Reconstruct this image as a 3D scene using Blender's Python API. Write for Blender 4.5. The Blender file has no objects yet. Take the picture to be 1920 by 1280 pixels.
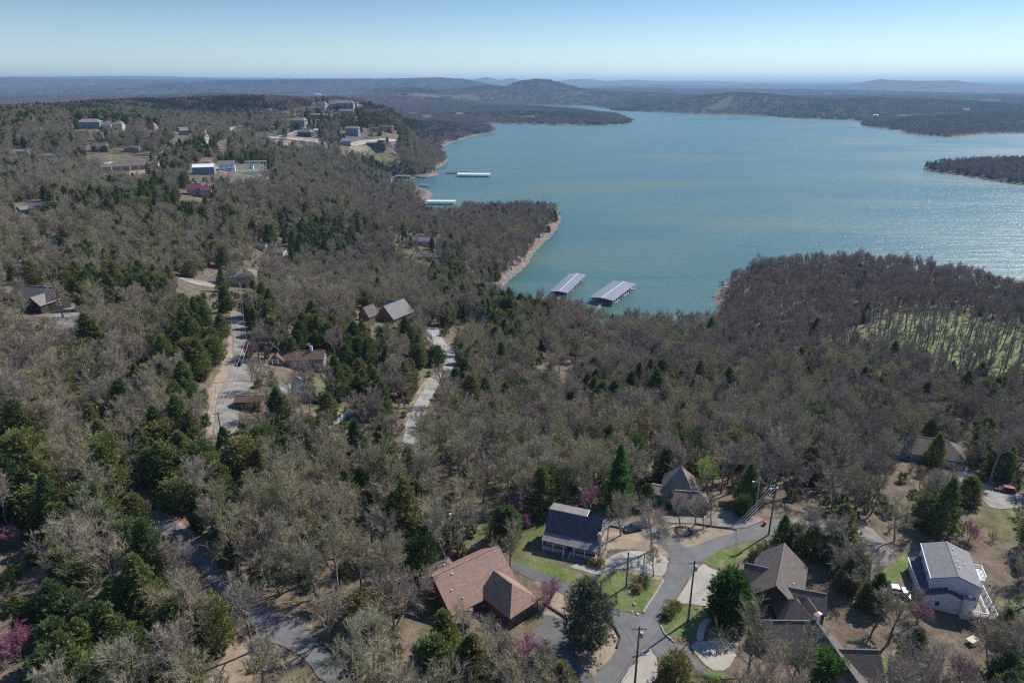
import bpy, math, random
import numpy as np
from mathutils import Vector, Matrix
from mathutils.geometry import delaunay_2d_cdt

random.seed(7)
rng = np.random.default_rng(7)
scene = bpy.context.scene
col = scene.collection
R = math.radians

# ------------------------------------------------------------------ camera
CAMZ = 110.0
PITCH = math.atan(480 / 1280)
CP, SP = math.cos(PITCH), math.sin(PITCH)
cam_data = bpy.data.cameras.new('camera')
cam_data.lens = 24.0
cam_data.sensor_width = 36.0
cam_data.clip_start = 1.0
cam_data.clip_end = 120000.0
cam = bpy.data.objects.new('camera', cam_data)
cam.location = (0, 0, CAMZ)
cam.rotation_euler = (R(90) - PITCH, 0, 0)
col.objects.link(cam)
scene.camera = cam

# ------------------------------------------------------------------ light
SUN_AZ, SUN_EL = 51.0, 43.0            # azimuth clockwise from +Y
world = bpy.data.worlds.new('World')
scene.world = world
world.use_nodes = True
wn = world.node_tree.nodes
wl = world.node_tree.links
bg = wn['Background']
sky = wn.new('ShaderNodeTexSky')
sky.sky_type = 'NISHITA'
sky.sun_disc = False
sky.sun_elevation = R(SUN_EL)
sky.sun_rotation = R(SUN_AZ)
sky.altitude = 300
sky.air_density = 1.0
sky.dust_density = 0.0
sky.ozone_density = 3.0
# the clear spring sky deepens quickly above a pale horizon
_tc = wn.new('ShaderNodeTexCoord'); _sx = wn.new('ShaderNodeSeparateXYZ'); wl.new(_tc.outputs['Generated'], _sx.inputs[0])
_rp = wn.new('ShaderNodeValToRGB'); wl.new(_sx.outputs[2], _rp.inputs[0])
_e = _rp.color_ramp.elements
_e[0].position = 0.0; _e[0].color = (.60, .64, .64, 1); _e[1].position = .11; _e[1].color = (.33, .40, .46, 1)
_q = _e.new(.03); _q.color = (.54, .58, .60, 1); _q = _e.new(.5); _q.color = (.62, .74, .88, 1)
_mx = wn.new('ShaderNodeMix'); _mx.data_type = 'RGBA'; _mx.blend_type = 'MULTIPLY'; _mx.inputs[0].default_value = 1
wl.new(sky.outputs[0], _mx.inputs[6]); wl.new(_rp.outputs[0], _mx.inputs[7]); wl.new(_mx.outputs[2], bg.inputs[0])
bg.inputs[1].default_value = 0.15
sun_data = bpy.data.lights.new('sun', 'SUN')
sun_data.energy = 4.6
sun_data.angle = R(0.53)
sun_data.color = (1.0, 0.955, 0.88)
sun = bpy.data.objects.new('sun', sun_data)
_d = Vector((math.sin(R(SUN_AZ)) * math.cos(R(SUN_EL)), math.cos(R(SUN_AZ)) * math.cos(R(SUN_EL)), math.sin(R(SUN_EL))))
sun.rotation_euler = (-_d).to_track_quat('-Z', 'Y').to_euler()
sun.location = _d * 300
col.objects.link(sun)
scene.view_settings.view_transform = 'Standard'
scene.view_settings.look = 'None'
scene.view_settings.exposure = 0.52
scene.view_settings.gamma = 1.0
scene.view_settings.use_curve_mapping = False
scene.cycles.max_bounces = 6
scene.cycles.diffuse_bounces = 3
scene.cycles.transparent_max_bounces = 6
scene.cycles.volume_bounces = 1
scene.cycles.use_denoising = False
scene.cycles.adaptive_threshold = .006
scene.cycles.filter_width = 1.25
HAZE = 8.5e-5

# ------------------------------------------------------------------ projection helpers
def unp(u, v, z):
    dx = (u - 960) / 1280; dy = (v - 640) / 1280
    d = (dx, CP - dy * SP, -SP - dy * CP)
    t = (z - CAMZ) / d[2]
    return (d[0] * t, d[1] * t)

def proj(x, y, z):
    h = CAMZ - z
    dep = np.maximum(y * CP + h * SP, 1e-3)
    return 960 + 1280 * x / dep, 640 + 1280 * (h * CP - y * SP) / dep, dep

def smooth(a, b, x):
    t = np.clip((x - a) / (b - a), 0, 1)
    return t * t * (3 - 2 * t)

# value noise (numpy)
_perm = rng.random((256, 256))
def vnoise(x, y):
    xi = np.floor(x).astype(int); yi = np.floor(y).astype(int)
    fx = x - xi; fy = y - yi
    fx = fx * fx * (3 - 2 * fx); fy = fy * fy * (3 - 2 * fy)
    a = _perm[xi & 255, yi & 255]; b = _perm[(xi + 1) & 255, yi & 255]
    c = _perm[xi & 255, (yi + 1) & 255]; d = _perm[(xi + 1) & 255, (yi + 1) & 255]
    return (a * (1 - fx) + b * fx) * (1 - fy) + (c * (1 - fx) + d * fx) * fy

def fbm(x, y, o=4):
    s = 0; a = .5; t = 0
    for i in range(o):
        s = s + a * vnoise(x + i * 17.3, y + i * 9.1); t += a; a *= .5; x = x * 2; y = y * 2
    return s / t

def inpoly(px, py, poly):
    px = np.asarray(px); py = np.asarray(py)
    ins = np.zeros(px.shape, bool)
    n = len(poly)
    for i in range(n):
        x1, y1 = poly[i]; x2, y2 = poly[(i + 1) % n]
        if y1 == y2: continue
        c = (y1 > py) != (y2 > py)
        ins ^= c & (px < (x2 - x1) * (py - y1) / (y2 - y1) + x1)
    return ins

def polydist(px, py, poly, closed=True):
    best = np.full(np.shape(px), 1e12)
    n = len(poly)
    for i in range(n if closed else n - 1):
        x1, y1 = poly[i]; x2, y2 = poly[(i + 1) % n]
        dx, dy = x2 - x1, y2 - y1
        L = dx * dx + dy * dy + 1e-9
        t = np.clip(((px - x1) * dx + (py - y1) * dy) / L, 0, 1)
        best = np.minimum(best, (px - x1 - t * dx) ** 2 + (py - y1 - t * dy) ** 2)
    return np.sqrt(best)

# ------------------------------------------------------------------ lake outline (lake level z = 0)
_lake = [(1345,575),(1335,600),(1300,615),(1200,622),(1100,613),(1000,598),(950,578),(915,552),(925,548),(940,540),(960,520),(972,512),
 (990,495),(1000,475),(1020,455),(1032,445),(1045,430),(1052,410),(1046,397),(1000,393),(900,396),(800,394),(760,389),(745,384),(771,381),
 (795,378),(804,374),(813,365),(805,358),(790,352),(765,346),(735,340),(733,334),(760,335),(783,334),(825,329),(810,319),(830,311),(840,301),(836,288),
 (828,277),(845,269),(876,259),(900,253),(928,249),(926,243),(915,236),(905,232),(930,231.5),(960,233),(1050,235),(1130,236),(1180,233),(1190,228),
 (1160,216),(1080,206.5),(1020,205.5),(905,203),(905,199.5),(1000,198),(1100,198.5),(1130,203),(1145,208),(1250,212),(1400,217),(1500,223),
 (1620,227),(1608,232),(1620,238),(1650,241),(1680,245),(1700,252),(1760,257),(1800,258),(1850,252),(1920,250),(2200,256),(2600,270),(3600,330),(4500,600),
 (2600,760),(2200,655),(2000,587),(1900,553),(1800,522),(1700,503),(1600,496),(1480,498),(1400,508),(1365,525),(1345,545),(1337,560)]
_isl = [(1730,316),(1760,308),(1800,303),(1920,300),(2300,303),(2300,372),(1920,348),(1860,339),(1800,329),(1750,322)]
_pond1 = [(-500,194),(-100,192.5),(40,193),(66,197),(40,202),(0,204),(-500,208)]
_pond2 = [(1893,207),(1900,206),(1990,207),(1990,210),(1900,209.5)]
W = lambda pts, z=0: [unp(u, v, z) for u, v in pts]
LAKE, ISL, POND1, POND2 = W(_lake), W(_isl), W(_pond1), W(_pond2)

def shore_sd(x, y):
    """signed distance to the water's edge, positive on land"""
    wat = inpoly(x, y, LAKE) & ~inpoly(x, y, ISL)
    wat |= inpoly(x, y, POND1) | inpoly(x, y, POND2)
    d = np.minimum(polydist(x, y, LAKE), polydist(x, y, ISL))
    d = np.minimum(d, np.minimum(polydist(x, y, POND1), polydist(x, y, POND2)))
    return np.where(wat, -d, d)

# ------------------------------------------------------------------ terrain heights from levelled spots
CT = []
for u, v, z in [(1200,1050,40),(1200,1280,40),(1060,1150,40),(900,1150,40.2),(750,1180,41),(600,1280,42),(100,1280,44),(100,1000,45),(500,1000,43),(800,980,40.2),
    (1070,1040,40),(1290,960,38.6),(1430,985,38.6),(1400,1100,39),(1600,1000,36.6),(1780,1050,36),(1800,1180,36),(1920,1280,35.5),(1500,1280,38.5),(1900,900,32),
    (1750,870,31.5),(1500,850,33),(1200,850,34),(1000,850,35),(760,850,36),(850,690,30),(810,620,27),(740,600,27),(900,605,22),(420,780,44),
    (440,600,45),(560,700,39),(200,780,46),(0,800,48),(60,580,46),(150,640,46),(1000,680,20),(1200,700,18),(1400,700,17),(1350,630,7),
    (1600,640,13),(1850,650,15),(1920,740,22),(1650,750,24),(1500,560,6),(1750,560,7),(435,530,30),(300,520,38),(700,490,16),(560,470,26),(800,450,12),(950,440,8),
    (100,460,50),(60,390,54),(300,400,47),(600,400,32),(700,390,18),(430,320,50),(235,310,52),(520,330,42),(650,340,22),(720,330,10),
    (400,265,60),(165,240,71),(330,250,64),(60,300,56),(-200,400,56),(-200,700,50),(-300,300,62),(2100,900,30),(2100,1200,34),(780,372,8)]:
    x, y = unp(u, v, z); CT.append((x, y, z))
for u, v, yy in [(0,226,760),(100,222,780),(200,226,800),(280,194,1150),(350,204,1150),(450,190,1200),(540,210,1150),(600,194,1150),(640,190,1180),(690,200,1200),
    (760,223,1300),(830,234,1450),(890,245,1650),(560,240,1000),(660,260,950),(480,255,950),(740,262,1000),(620,225,1080),(-300,232,800)]:
    z = CAMZ - yy * math.tan(PITCH - math.atan((640 - v) / 1280)); dep = yy * CP + (CAMZ - z) * SP
    CT.append(((u - 960) / 1280 * dep, yy, z))
for u, yy, z in [(0,1500,20),(300,1700,15),(600,2000,18),(-400,1600,25),(0,2400,8),(500,2600,12),(900,2300,8),(1300,2900,20),(1700,2300,12),(1900,1300,10),(1850,1450,14)]:
    CT.append(((u - 960) / 1280 * yy, yy, z))
CT = np.array(CT)
def ab(x, y): return np.arctan2(x, y) * 1.3, np.log(np.hypot(x, y) + 1e-6)
_ca, _cb = ab(CT[:, 0], CT[:, 1])
def _k(r2): return np.where(r2 > 1e-12, r2 * np.log(r2 + 1e-12), 0)
_n = len(CT)
_K = _k((_ca[:, None] - _ca) ** 2 + (_cb[:, None] - _cb) ** 2) + np.eye(_n) * .002
_Pm = np.stack([np.ones(_n), _ca, _cb], 1)
_A = np.block([[_K, _Pm], [_Pm.T, np.zeros((3, 3))]])
_sol = np.linalg.solve(_A, np.concatenate([CT[:, 2], np.zeros(3)]))
def tps(x, y):
    a, b = ab(x, y); out = _sol[_n] + _sol[_n + 1] * a + _sol[_n + 2] * b
    for i in range(_n):
        out = out + _sol[i] * _k((a - _ca[i]) ** 2 + (b - _cb[i]) ** 2)
    return out

# far ridges: (forward distance, width, [(u, v of the crest)])
RIDGES = [
 (3000,520,[(1080,225),(1150,208),(1200,194),(1260,187),(1320,178),(1380,175),(1440,179),(1500,186),(1560,189),(1620,186),(1700,189),(1800,192),(1900,198),(2300,204)]),
 (4700,800,[(300,210),(600,190),(683,179),(716,167),(792,166),(822,171),(870,168),(913,163),(949,166),(960,161),(973,156),(1003,151),(1027,153),(1052,160),(1094,171),(1144,174),(1240,178),(1400,185),(1600,182),(1800,184),(2300,186)]),
 (3600,700,[(-600,182),(0,180),(200,184),(400,178),(600,186),(800,200),(1000,215)]),
 (7600,1300,[(-900,147),(-200,147),(0,147),(100,149),(300,151.5),(480,153),(600,153.5),(731,153),(822,151),(867,154),(898,160),(950,170),(1100,174),(1300,172),(1500,170)]),
 (8200,1100,[(900,180),(1060,168),(1150,163.5),(1240,161.5),(1330,163.5),(1420,161),(1520,162.5),(1590,161),(1620,156),(1647,151.5),(1680,154),(1720,155),(1790,154),(1830,159),(1870,162),(1950,160),(2400,165)]),
 (14500,1800,[(-900,148),(60,146.5),(250,145.5),(480,149),(650,151),(780,154),(840,153),(861,149),(885,152.5),(912,146.5),(934,152.5),(945,151.5),(960,148),(980,154.5),(1046,154.5),(1075,151.5),(1110,152),(1140,156),(1180,152.5),(1240,155.5),(1330,155),(1450,158.8),(1560,157.5),(1700,158.5),(1800,156.8),(1920,157.8),(2400,159)]),
 (24000,2500,[(-900,147),(0,147),(300,147),(600,150),(900,153),(1010,155),(1100,155),(1200,156.5),(1300,156),(1500,157.4),(1700,157),(1920,157),(2400,158)]),
]
def far_z(x, y):
    z = 14 + 46 * (fbm(x / 900, y / 900, 4) - .35) + 16 * (fbm(x / 260 + 9, y / 260, 3) - .5)
    for D, w, pr in RIDGES:
        us = np.array([p[0] for p in pr], float); vs = np.array([p[1] for p in pr], float)
        dep = D * CP + 20 * SP
        u = 960 + 1280 * (x * D / np.maximum(y, 1)) / dep
        vv = np.interp(u, us, vs)
        zt = CAMZ - D * np.tan(PITCH - np.arctan((640 - vv) / 1280)) - (3 if D < 5000 else -.0016 * D)
        prof = np.exp(-((y - D) / w) ** 2)
        z = np.maximum(z, zt * prof * (1 + .10 * (fbm(x / (w * .8), y / (w * .8) + D) - .5)))
    return np.maximum(z, 2)

AZ0, AZ1, NA = R(-56), R(56), 380
L0, L1, NL = math.log(26), math.log(42000), 840
azs = np.linspace(AZ0, AZ1, NA); lds = np.linspace(L0, L1, NL)
AA, LL = np.meshgrid(azs, lds)
RR = np.exp(LL)
GX, GY = RR * np.sin(AA), RR * np.cos(AA)
SD = shore_sd(GX, GY)
_near = np.clip(tps(GX, GY), 2, 112) + 3.5 * (fbm(GX / 90, GY / 90) - .5) * smooth(250, 600, RR) + 12 * (fbm(GX / 200, GY / 200) - .5) * smooth(900, 1500, RR)
_far = far_z(GX, GY)
_w = smooth(1900, 2700, RR)
_h = np.maximum(_near * (1 - _w) + _far * _w, 1.0)
_rs = np.interp(RR, [200, 700, 1500, 3000, 8000], [30, 45, 130, 260, 300])
GZ = np.where(SD > 0, .15 + np.minimum(SD * .10, .9) + _h * smooth(0, 1, SD / _rs) , -np.minimum(3, -SD * .15 + .1))
GZ = GZ - .9 * smooth(26, 22, RR)

def H(x, y):
    x = np.asarray(x, float); y = np.asarray(y, float)
    fa = np.clip((np.arctan2(x, y) - AZ0) / (AZ1 - AZ0) * (NA - 1), 0, NA - 1.001)
    fl = np.clip((np.log(np.hypot(x, y) + 1e-6) - L0) / (L1 - L0) * (NL - 1), 0, NL - 1.001)
    ia = fa.astype(int); il = fl.astype(int); ta = fa - ia; tl = fl - il
    return ((GZ[il, ia] * (1 - ta) + GZ[il, ia + 1] * ta) * (1 - tl) + (GZ[il + 1, ia] * (1 - ta) + GZ[il + 1, ia + 1] * ta) * tl)

_zs = np.linspace(108, -3, 2600)
def hit(u, v, h=0.0):
    """the place on the ground (plus h) seen at a pixel of the photograph"""
    xs, ys = unp(u, v, _zs)
    ok = ys > 30
    g = np.where(ok, H(xs, ys) + h - _zs, -1)
    i = int(np.argmax(g > 0)) if (g > 0).any() else len(_zs) - 1
    z = _zs[i]
    if i > 0 and g[i] > 0 and ok[i - 1]:
        t = g[i - 1] / (g[i - 1] - g[i] + 1e-9); z = _zs[i - 1] + (_zs[i] - _zs[i - 1]) * t
    x, y = unp(u, v, z)
    return (x, y, float(H(x, y)))
def Wp(pts): return [hit(u, v)[:2] for u, v in pts]
def Z(s, ox, oy, pts): return [(ox + a / s, oy + b / s) for a, b in pts]

# ------------------------------------------------------------------ materials
def newmat(name):
    m = bpy.data.materials.new(name); m.use_nodes = True
    return m, m.node_tree.nodes, m.node_tree.links, m.node_tree.nodes['Principled BSDF']

def ramp(n, l, src, stops):
    r = n.new('ShaderNodeValToRGB'); e = r.color_ramp.elements
    while len(e) < len(stops): e.new(.5)
    for k, (p, c) in enumerate(stops):
        e[k].position = p; e[k].color = (*c, 1)
    l.new(src, r.inputs[0]); return r.outputs[0]

def mixc(n, l, fac, a, b, mode='MIX'):
    m = n.new('ShaderNodeMix'); m.data_type = 'RGBA'; m.blend_type = mode
    for s, i in ((fac, 0), (a, 6), (b, 7)):
        if isinstance(s, (int, float)): m.inputs[i].default_value = s
        elif isinstance(s, tuple): m.inputs[i].default_value = (*s, 1)
        else: l.new(s, m.inputs[i])
    return m.outputs[2]

def noise(n, l, scale, vec=None, detail=3, rough=.55, dist=0):
    t = n.new('ShaderNodeTexNoise'); t.inputs['Scale'].default_value = scale
    t.inputs['Detail'].default_value = detail; t.inputs['Roughness'].default_value = rough
    t.inputs['Distortion'].default_value = dist
    if vec is not None: l.new(vec, t.inputs['Vector'])
    return t.outputs[0]

def math_(n, l, op, a, b=None, c=None, clamp=False):
    m = n.new('ShaderNodeMath'); m.operation = op; m.use_clamp = clamp
    for i, s in enumerate((a, b, c)):
        if s is None: continue
        if isinstance(s, (int, float)): m.inputs[i].default_value = s
        else: l.new(s, m.inputs[i])
    return m.outputs[0]

def wpos(n): return n.new('ShaderNodeNewGeometry').outputs['Position']
def opos(n): return n.new('ShaderNodeTexCoord').outputs['Object']

def bumpn(n, l, b, h, strength, dist=.1):
    bp = n.new('ShaderNodeBump'); bp.inputs['Strength'].default_value = strength; bp.inputs['Distance'].default_value = dist
    l.new(h, bp.inputs['Height']); l.new(bp.outputs[0], b.inputs['Normal'])

def simple(name, c1, c2=None, scale=3.0, rough=.8, metal=0, bump=.3, bscale=None, obj=True, spec=.3):
    m, n, l, b = newmat(name)
    c2 = c2 or tuple(x * .75 for x in c1)
    v = opos(n) if obj else wpos(n)
    f = noise(n, l, scale, v, 5, .65)
    l.new(ramp(n, l, f, [(.32, c1), (.68, c2)]), b.inputs['Base Color'])
    b.inputs['Roughness'].default_value = rough; b.inputs['Metallic'].default_value = metal
    b.inputs['Specular IOR Level'].default_value = spec
    if bump: bumpn(n, l, b, noise(n, l, bscale or scale * 5, v, 3), bump, .03)
    return m

def banded(name, c1, c2, axis=2, freq=6.0, rough=.8, tint=.25, metal=0, spec=.3, nsc=1.6):
    """courses of shingles or boards: fine relief and tone shifts across one axis"""
    m, n, l, b = newmat(name)
    v = opos(n)
    mp = n.new('ShaderNodeMapping'); l.new(v, mp.inputs[0])
    sc = [1.2, 1.2, 1.2]; sc[axis] = freq
    mp.inputs['Scale'].default_value = sc
    f = noise(n, l, 1.3, mp.outputs[0], 2, .5)
    g = noise(n, l, nsc, v, 4, .7)
    k = math_(n, l, 'ADD', math_(n, l, 'MULTIPLY', f, tint), math_(n, l, 'MULTIPLY', g, 1 - tint))
    l.new(ramp(n, l, k, [(.36, c1), (.62, c2)]), b.inputs['Base Color'])
    w = n.new('ShaderNodeTexWave'); w.bands_direction = 'XYZ'[axis]; w.inputs['Scale'].default_value = freq * .32
    w.wave_profile = 'SAW'; l.new(v, w.inputs[0])
    bumpn(n, l, b, w.outputs[1], .45, .03)
    b.inputs['Roughness'].default_value = rough; b.inputs['Metallic'].default_value = metal; b.inputs['Specular IOR Level'].default_value = spec
    return m

def leafmat(name, stops, trans=.25, loc=True, nscale=.9, rough=.75):
    """foliage or twigs: colour differs from tree to tree and from clump to clump"""
    m, n, l, b = newmat(name)
    oi = n.new('ShaderNodeObjectInfo')
    f = noise(n, l, nscale, opos(n), 3, .6)
    k = math_(n, l, 'ADD', math_(n, l, 'MULTIPLY', oi.outputs['Random'], .55), math_(n, l, 'MULTIPLY', f, .45))
    if loc:
        k = math_(n, l, 'ADD', math_(n, l, 'MULTIPLY', k, .65), math_(n, l, 'MULTIPLY', noise(n, l, .012, oi.outputs['Location'], 2), .35))
    c = ramp(n, l, k, stops)
    l.new(c, b.inputs['Base Color']); b.inputs['Roughness'].default_value = rough
    b.inputs['Specular IOR Level'].default_value = .15
    if trans:
        t = n.new('ShaderNodeBsdfTranslucent'); l.new(c, t.inputs[0])
        mx = n.new('ShaderNodeMixShader'); mx.inputs[0].default_value = trans
        l.new(b.outputs[0], mx.inputs[1]); l.new(t.outputs[0], mx.inputs[2])
        l.new(mx.outputs[0], n['Material Output'].inputs[0])
    return m

M = {}
M['twig'] = leafmat('grey_twigs', [(.18, (.155, .12, .105)), (.34, (.25, .205, .165)), (.46, (.335, .28, .22)), (.56, (.27, .25, .155)), (.66, (.34, .27, .185)), (.80, (.50, .455, .37))], 0)
M['twig_dark'] = leafmat('brown_twigs', [(.2, (.20, .155, .135)), (.5, (.28, .22, .185)), (.85, (.38, .31, .26))], 0)
M['twig_far'] = leafmat('far_twigs', [(.2, (.17, .125, .115)), (.5, (.24, .18, .16)), (.85, (.32, .26, .22))], 0, nscale=.06)
M['bark'] = leafmat('grey_bark', [(.2, (.09, .075, .062)), (.5, (.17, .145, .12)), (.9, (.34, .31, .27))], 0, nscale=1.5)
M['cedar'] = leafmat('cedar_foliage', [(.20, (.060, .090, .036)), (.36, (.090, .132, .044)), (.50, (.145, .178, .052)), (.64, (.20, .195, .062)), (.80, (.25, .19, .075))], .25, nscale=1.4)
M['cedar_dark'] = leafmat('dark_cedar_foliage', [(.2, (.030, .055, .030)), (.8, (.065, .095, .040))], .15, loc=False, nscale=1.6)
M['cedar_grey'] = leafmat('grey_green_cedar_foliage', [(.2, (.05, .07, .04)), (.8, (.13, .145, .09))], .15, loc=False, nscale=1.6)
M['green'] = leafmat('fresh_green_leaves', [(.2, (.045, .12, .025)), (.55, (.10, .22, .04)), (.9, (.19, .33, .07))], .35, loc=False, nscale=1.5)
M['lime'] = leafmat('lime_spring_leaves', [(.2, (.17, .25, .04)), (.8, (.32, .42, .08))], .3, loc=False)
M['bud'] = leafmat('pale_spring_buds', [(.15, (.19, .23, .065)), (.5, (.28, .285, .09)), (.85, (.38, .33, .13))], .25, loc=False)
M['amber'] = leafmat('amber_spring_buds', [(.2, (.27, .19, .07)), (.8, (.38, .28, .11))], .25, loc=False)
M['magenta'] = leafmat('redbud_blossom', [(.2, (.30, .05, .17)), (.8, (.46, .13, .30))], .25, loc=False)
M['white_bloom'] = leafmat('white_blossom', [(.2, (.45, .50, .33)), (.8, (.62, .65, .5))], .2, loc=False)

# ------------------------------------------------------------------ mesh helpers
class MB:
    def __init__(s): s.v = []; s.f = []; s.mi = []
    def poly(s, pts, mi=0):
        b = len(s.v); s.v += [tuple(p) for p in pts]; s.f.append(tuple(range(b, b + len(pts)))); s.mi.append(mi); return s
    def box(s, x0, y0, z0, x1, y1, z1, m=None, mi=0):
        b = len(s.v)
        c = [(x0,y0,z0),(x1,y0,z0),(x1,y1,z0),(x0,y1,z0),(x0,y0,z1),(x1,y0,z1),(x1,y1,z1),(x0,y1,z1)]
        if m is not None: c = [tuple(m @ Vector(p)) for p in c]
        s.v += c
        for q in ((0,3,2,1),(4,5,6,7),(0,1,5,4),(1,2,6,5),(2,3,7,6),(3,0,4,7)):
            s.f.append(tuple(b + i for i in q)); s.mi.append(mi)
        return s
    def tube(s, p, q, r0, r1, n=5, cap=True, mi=0):
        p = Vector(p); q = Vector(q); d = (q - p)
        if d.length < 1e-6: return s
        d.normalize(); a = d.orthogonal().normalized(); c = d.cross(a)
        b = len(s.v)
        for P, r in ((p, r0), (q, r1)):
            for k in range(n):
                t = 2 * math.pi * k / n; s.v.append(tuple(P + (a * math.cos(t) + c * math.sin(t)) * r))
        for k in range(n):
            s.f.append((b + k, b + (k + 1) % n, b + n + (k + 1) % n, b + n + k)); s.mi.append(mi)
        if cap:
            s.f.append(tuple(b + n + k for k in range(n))); s.mi.append(mi)
            s.f.append(tuple(b + n - 1 - k for k in range(n))); s.mi.append(mi)
        return s
    def mesh(s, name, mats, smooth=False):
        me = bpy.data.meshes.new(name); me.from_pydata(s.v, [], s.f)
        for m in (mats if isinstance(mats, (list, tuple)) else [mats]): me.materials.append(m)
        if any(s.mi): me.polygons.foreach_set('material_index', s.mi)
        if smooth: me.polygons.foreach_set('use_smooth', [True] * len(s.f))
        me.update(); return me
    def build(s, name, mats, parent=None, smooth=False):
        o = bpy.data.objects.new(name, s.mesh(name, mats, smooth)); col.objects.link(o)
        if parent is not None: o.parent = parent
        return o

def tag(o, label=None, cat=None, group=None, kind=None):
    if label: o['label'] = label
    if cat: o['category'] = cat
    if group: o['group'] = group
    if kind: o['kind'] = kind
    return o
def thing(name, label, cat, loc=(0, 0, 0), rz=0, group=None):
    o = bpy.data.objects.new(name, None); col.objects.link(o)
    o.empty_display_size = .5
    o.location = loc; o.rotation_euler = (0, 0, rz)
    return tag(o, label, cat, group)
def copy_tree(o, parent=None):
    c = o.copy(); col.objects.link(c)
    if parent is not None: c.parent = parent
    for ch in list(o.children): copy_tree(ch, c)
    return c

# ------------------------------------------------------------------ marks on the ground (pixel outlines put onto the terrain)
c2 = lambda p: Z(3.0475, 1120, 860, p)
c1 = lambda p: Z(3.048, 720, 860, p)
c3 = lambda p: Z(3.368, 1480, 900, p)
c4 = lambda p: Z(3.84, 960, 860, p)
c5 = lambda p: Z(3.3685, 360, 480, p)
c6 = lambda p: Z(6.0, 320, 170, p)
c7 = lambda p: Z(6.0, 0, 260, p)
c8 = lambda p: Z(3.0483, 180, 860, p)
c9 = lambda p: Z(4.268, 1640, 700, p)
cm = lambda p: Z(3.097, 1300, 440, p)
LAWNS = [
 ('lawn', c4([(0,720),(130,730),(330,770),(540,820),(700,832),(740,792),(830,810),(930,850),(1050,872),(1088,884),(1060,930),(1000,1020),(935,1108),(800,1090),(700,1060),(560,960),(430,905),(300,860),(150,800)])),
 ('lawn', c4([(1370,742),(1430,685),(1560,632),(1700,612),(1760,622),(1700,700),(1600,760),(1480,782)])),
 ('lawn', c2([(362,950),(420,880),(500,842),(560,834),(648,862),(655,905),(600,915),(567,980),(565,1038),(500,1033),(440,1018),(400,1000)])),
 ('lawn', c2([(620,1038),(640,960),(700,940),(800,1000),(790,1042)])),
 ('lawn', c2([(610,1240),(640,1212),(740,1212),(700,1290),(640,1290)])),
 ('lawn', c3([(520,575),(620,540),(700,480),(830,440),(830,520),(760,560),(700,640),(640,660),(560,620)])),
 ('lawn', c3([(580,1130),(650,1110),(850,1180),(860,1290),(620,1290)])),
 ('lawn', c3([(1300,760),(1482,700),(1482,860),(1380,840)])),
 ('lawn', c4([(110,540),(170,505),(205,510),(180,580),(120,590)])),
 ('lawn', c5([(770,950),(950,950),(940,1020),(800,1010)])),
]
GRASS = [
 cm([(780,690),(850,590),(950,530),(1200,460),(1400,430),(1700,500),(1920,540),(2300,620),(2300,900),(1700,900),(1500,850),(1300,760),(1100,720),(900,720)]),
 c6([(680,890),(1050,880),(1110,920),(1000,990),(700,940)]), c6([(740,425),(950,425),(950,450),(740,455)]), c6([(930,490),(1240,430),(1190,512),(960,505)]),
 c6([(470,900),(620,940),(480,950)]), c7([(1120,200),(1250,160),(1380,200),(1330,250),(1180,250)]), c7([(330,885),(480,900),(570,960),(540,985),(420,925)]),
 c7([(960,260),(1180,260),(1040,330),(900,340)]), [(655,285),(700,282),(735,290),(750,302),(730,310),(690,292)], [(790,215),(815,222),(800,225)], c7([(1700,380),(1900,350),(1920,420),(1750,400)]),
 c9([(330,830),(560,820),(700,900),(600,990),(340,960)]), c9([(930,1090),(1195,1070),(1195,1130),(980,1140)]),
 c6([(1230,250),(1480,205),(1500,260),(1230,300)])]
DIRT = [
 c4([(600,560),(720,480),(830,530),(960,520),(1120,640),(1140,715),(1000,665),(700,640),(640,760),(560,800),(600,700)]),
 c4([(1150,470),(1330,470),(1600,500),(1650,520),(1500,580),(1390,600),(1260,640),(1180,580),(1090,520)]),
 c4([(740,790),(930,850),(1090,870),(1060,820),(900,800)]),
 c5([(235,480),(262,480),(258,640),(225,790),(172,860),(152,980),(130,1130),(85,1140),(110,960),(100,860),(165,740),(220,600)]),
 c5([(1620,700),(1560,740),(1450,850),(1400,930),(1360,1020),(1340,1110),(1320,1120),(1370,950),(1430,830),(1540,720),(1600,690)]),
 c8([(350,300),(450,330),(560,420),(560,460),(470,380)]), c8([(1080,890),(1200,900),(1240,960),(1180,960)]), c8([(640,1280),(760,1060),(860,1040),(900,1280)]),
 c5([(870,760),(1180,780),(1160,850),(900,850)]), c5([(1150,1050),(1330,1040),(1310,1120),(1180,1110)]),
 c7([(1440,380),(1560,290),(1690,260),(1690,370),(1480,420)]), c6([(1230,520),(1430,460),(1700,560),(1600,580)]), c6([(400,730),(540,860),(640,940),(470,880)]),
 [(520,262),(600,275),(590,280),(500,268)], [(655,272),(700,272),(690,285),(658,282)], c6([(1380,400),(1560,400),(1560,425),(1400,425)]),
 c3([(580,1080),(760,1050),(1000,1100),(1000,1280),(860,1280),(850,1180)]),
 c1([(60,720),(190,730),(200,800),(100,830)]), c1([(830,660),(1000,700),(1040,850),(1050,930),(910,890),(920,790)]), c1([(1080,1140),(1300,950),(1350,1020),(1330,1090),(1200,1240)]),
 [(742,340),(800,335),(830,330),(815,325),(795,330)], [(730,375),(790,372),(812,366),(790,378),(745,383)]]
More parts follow.
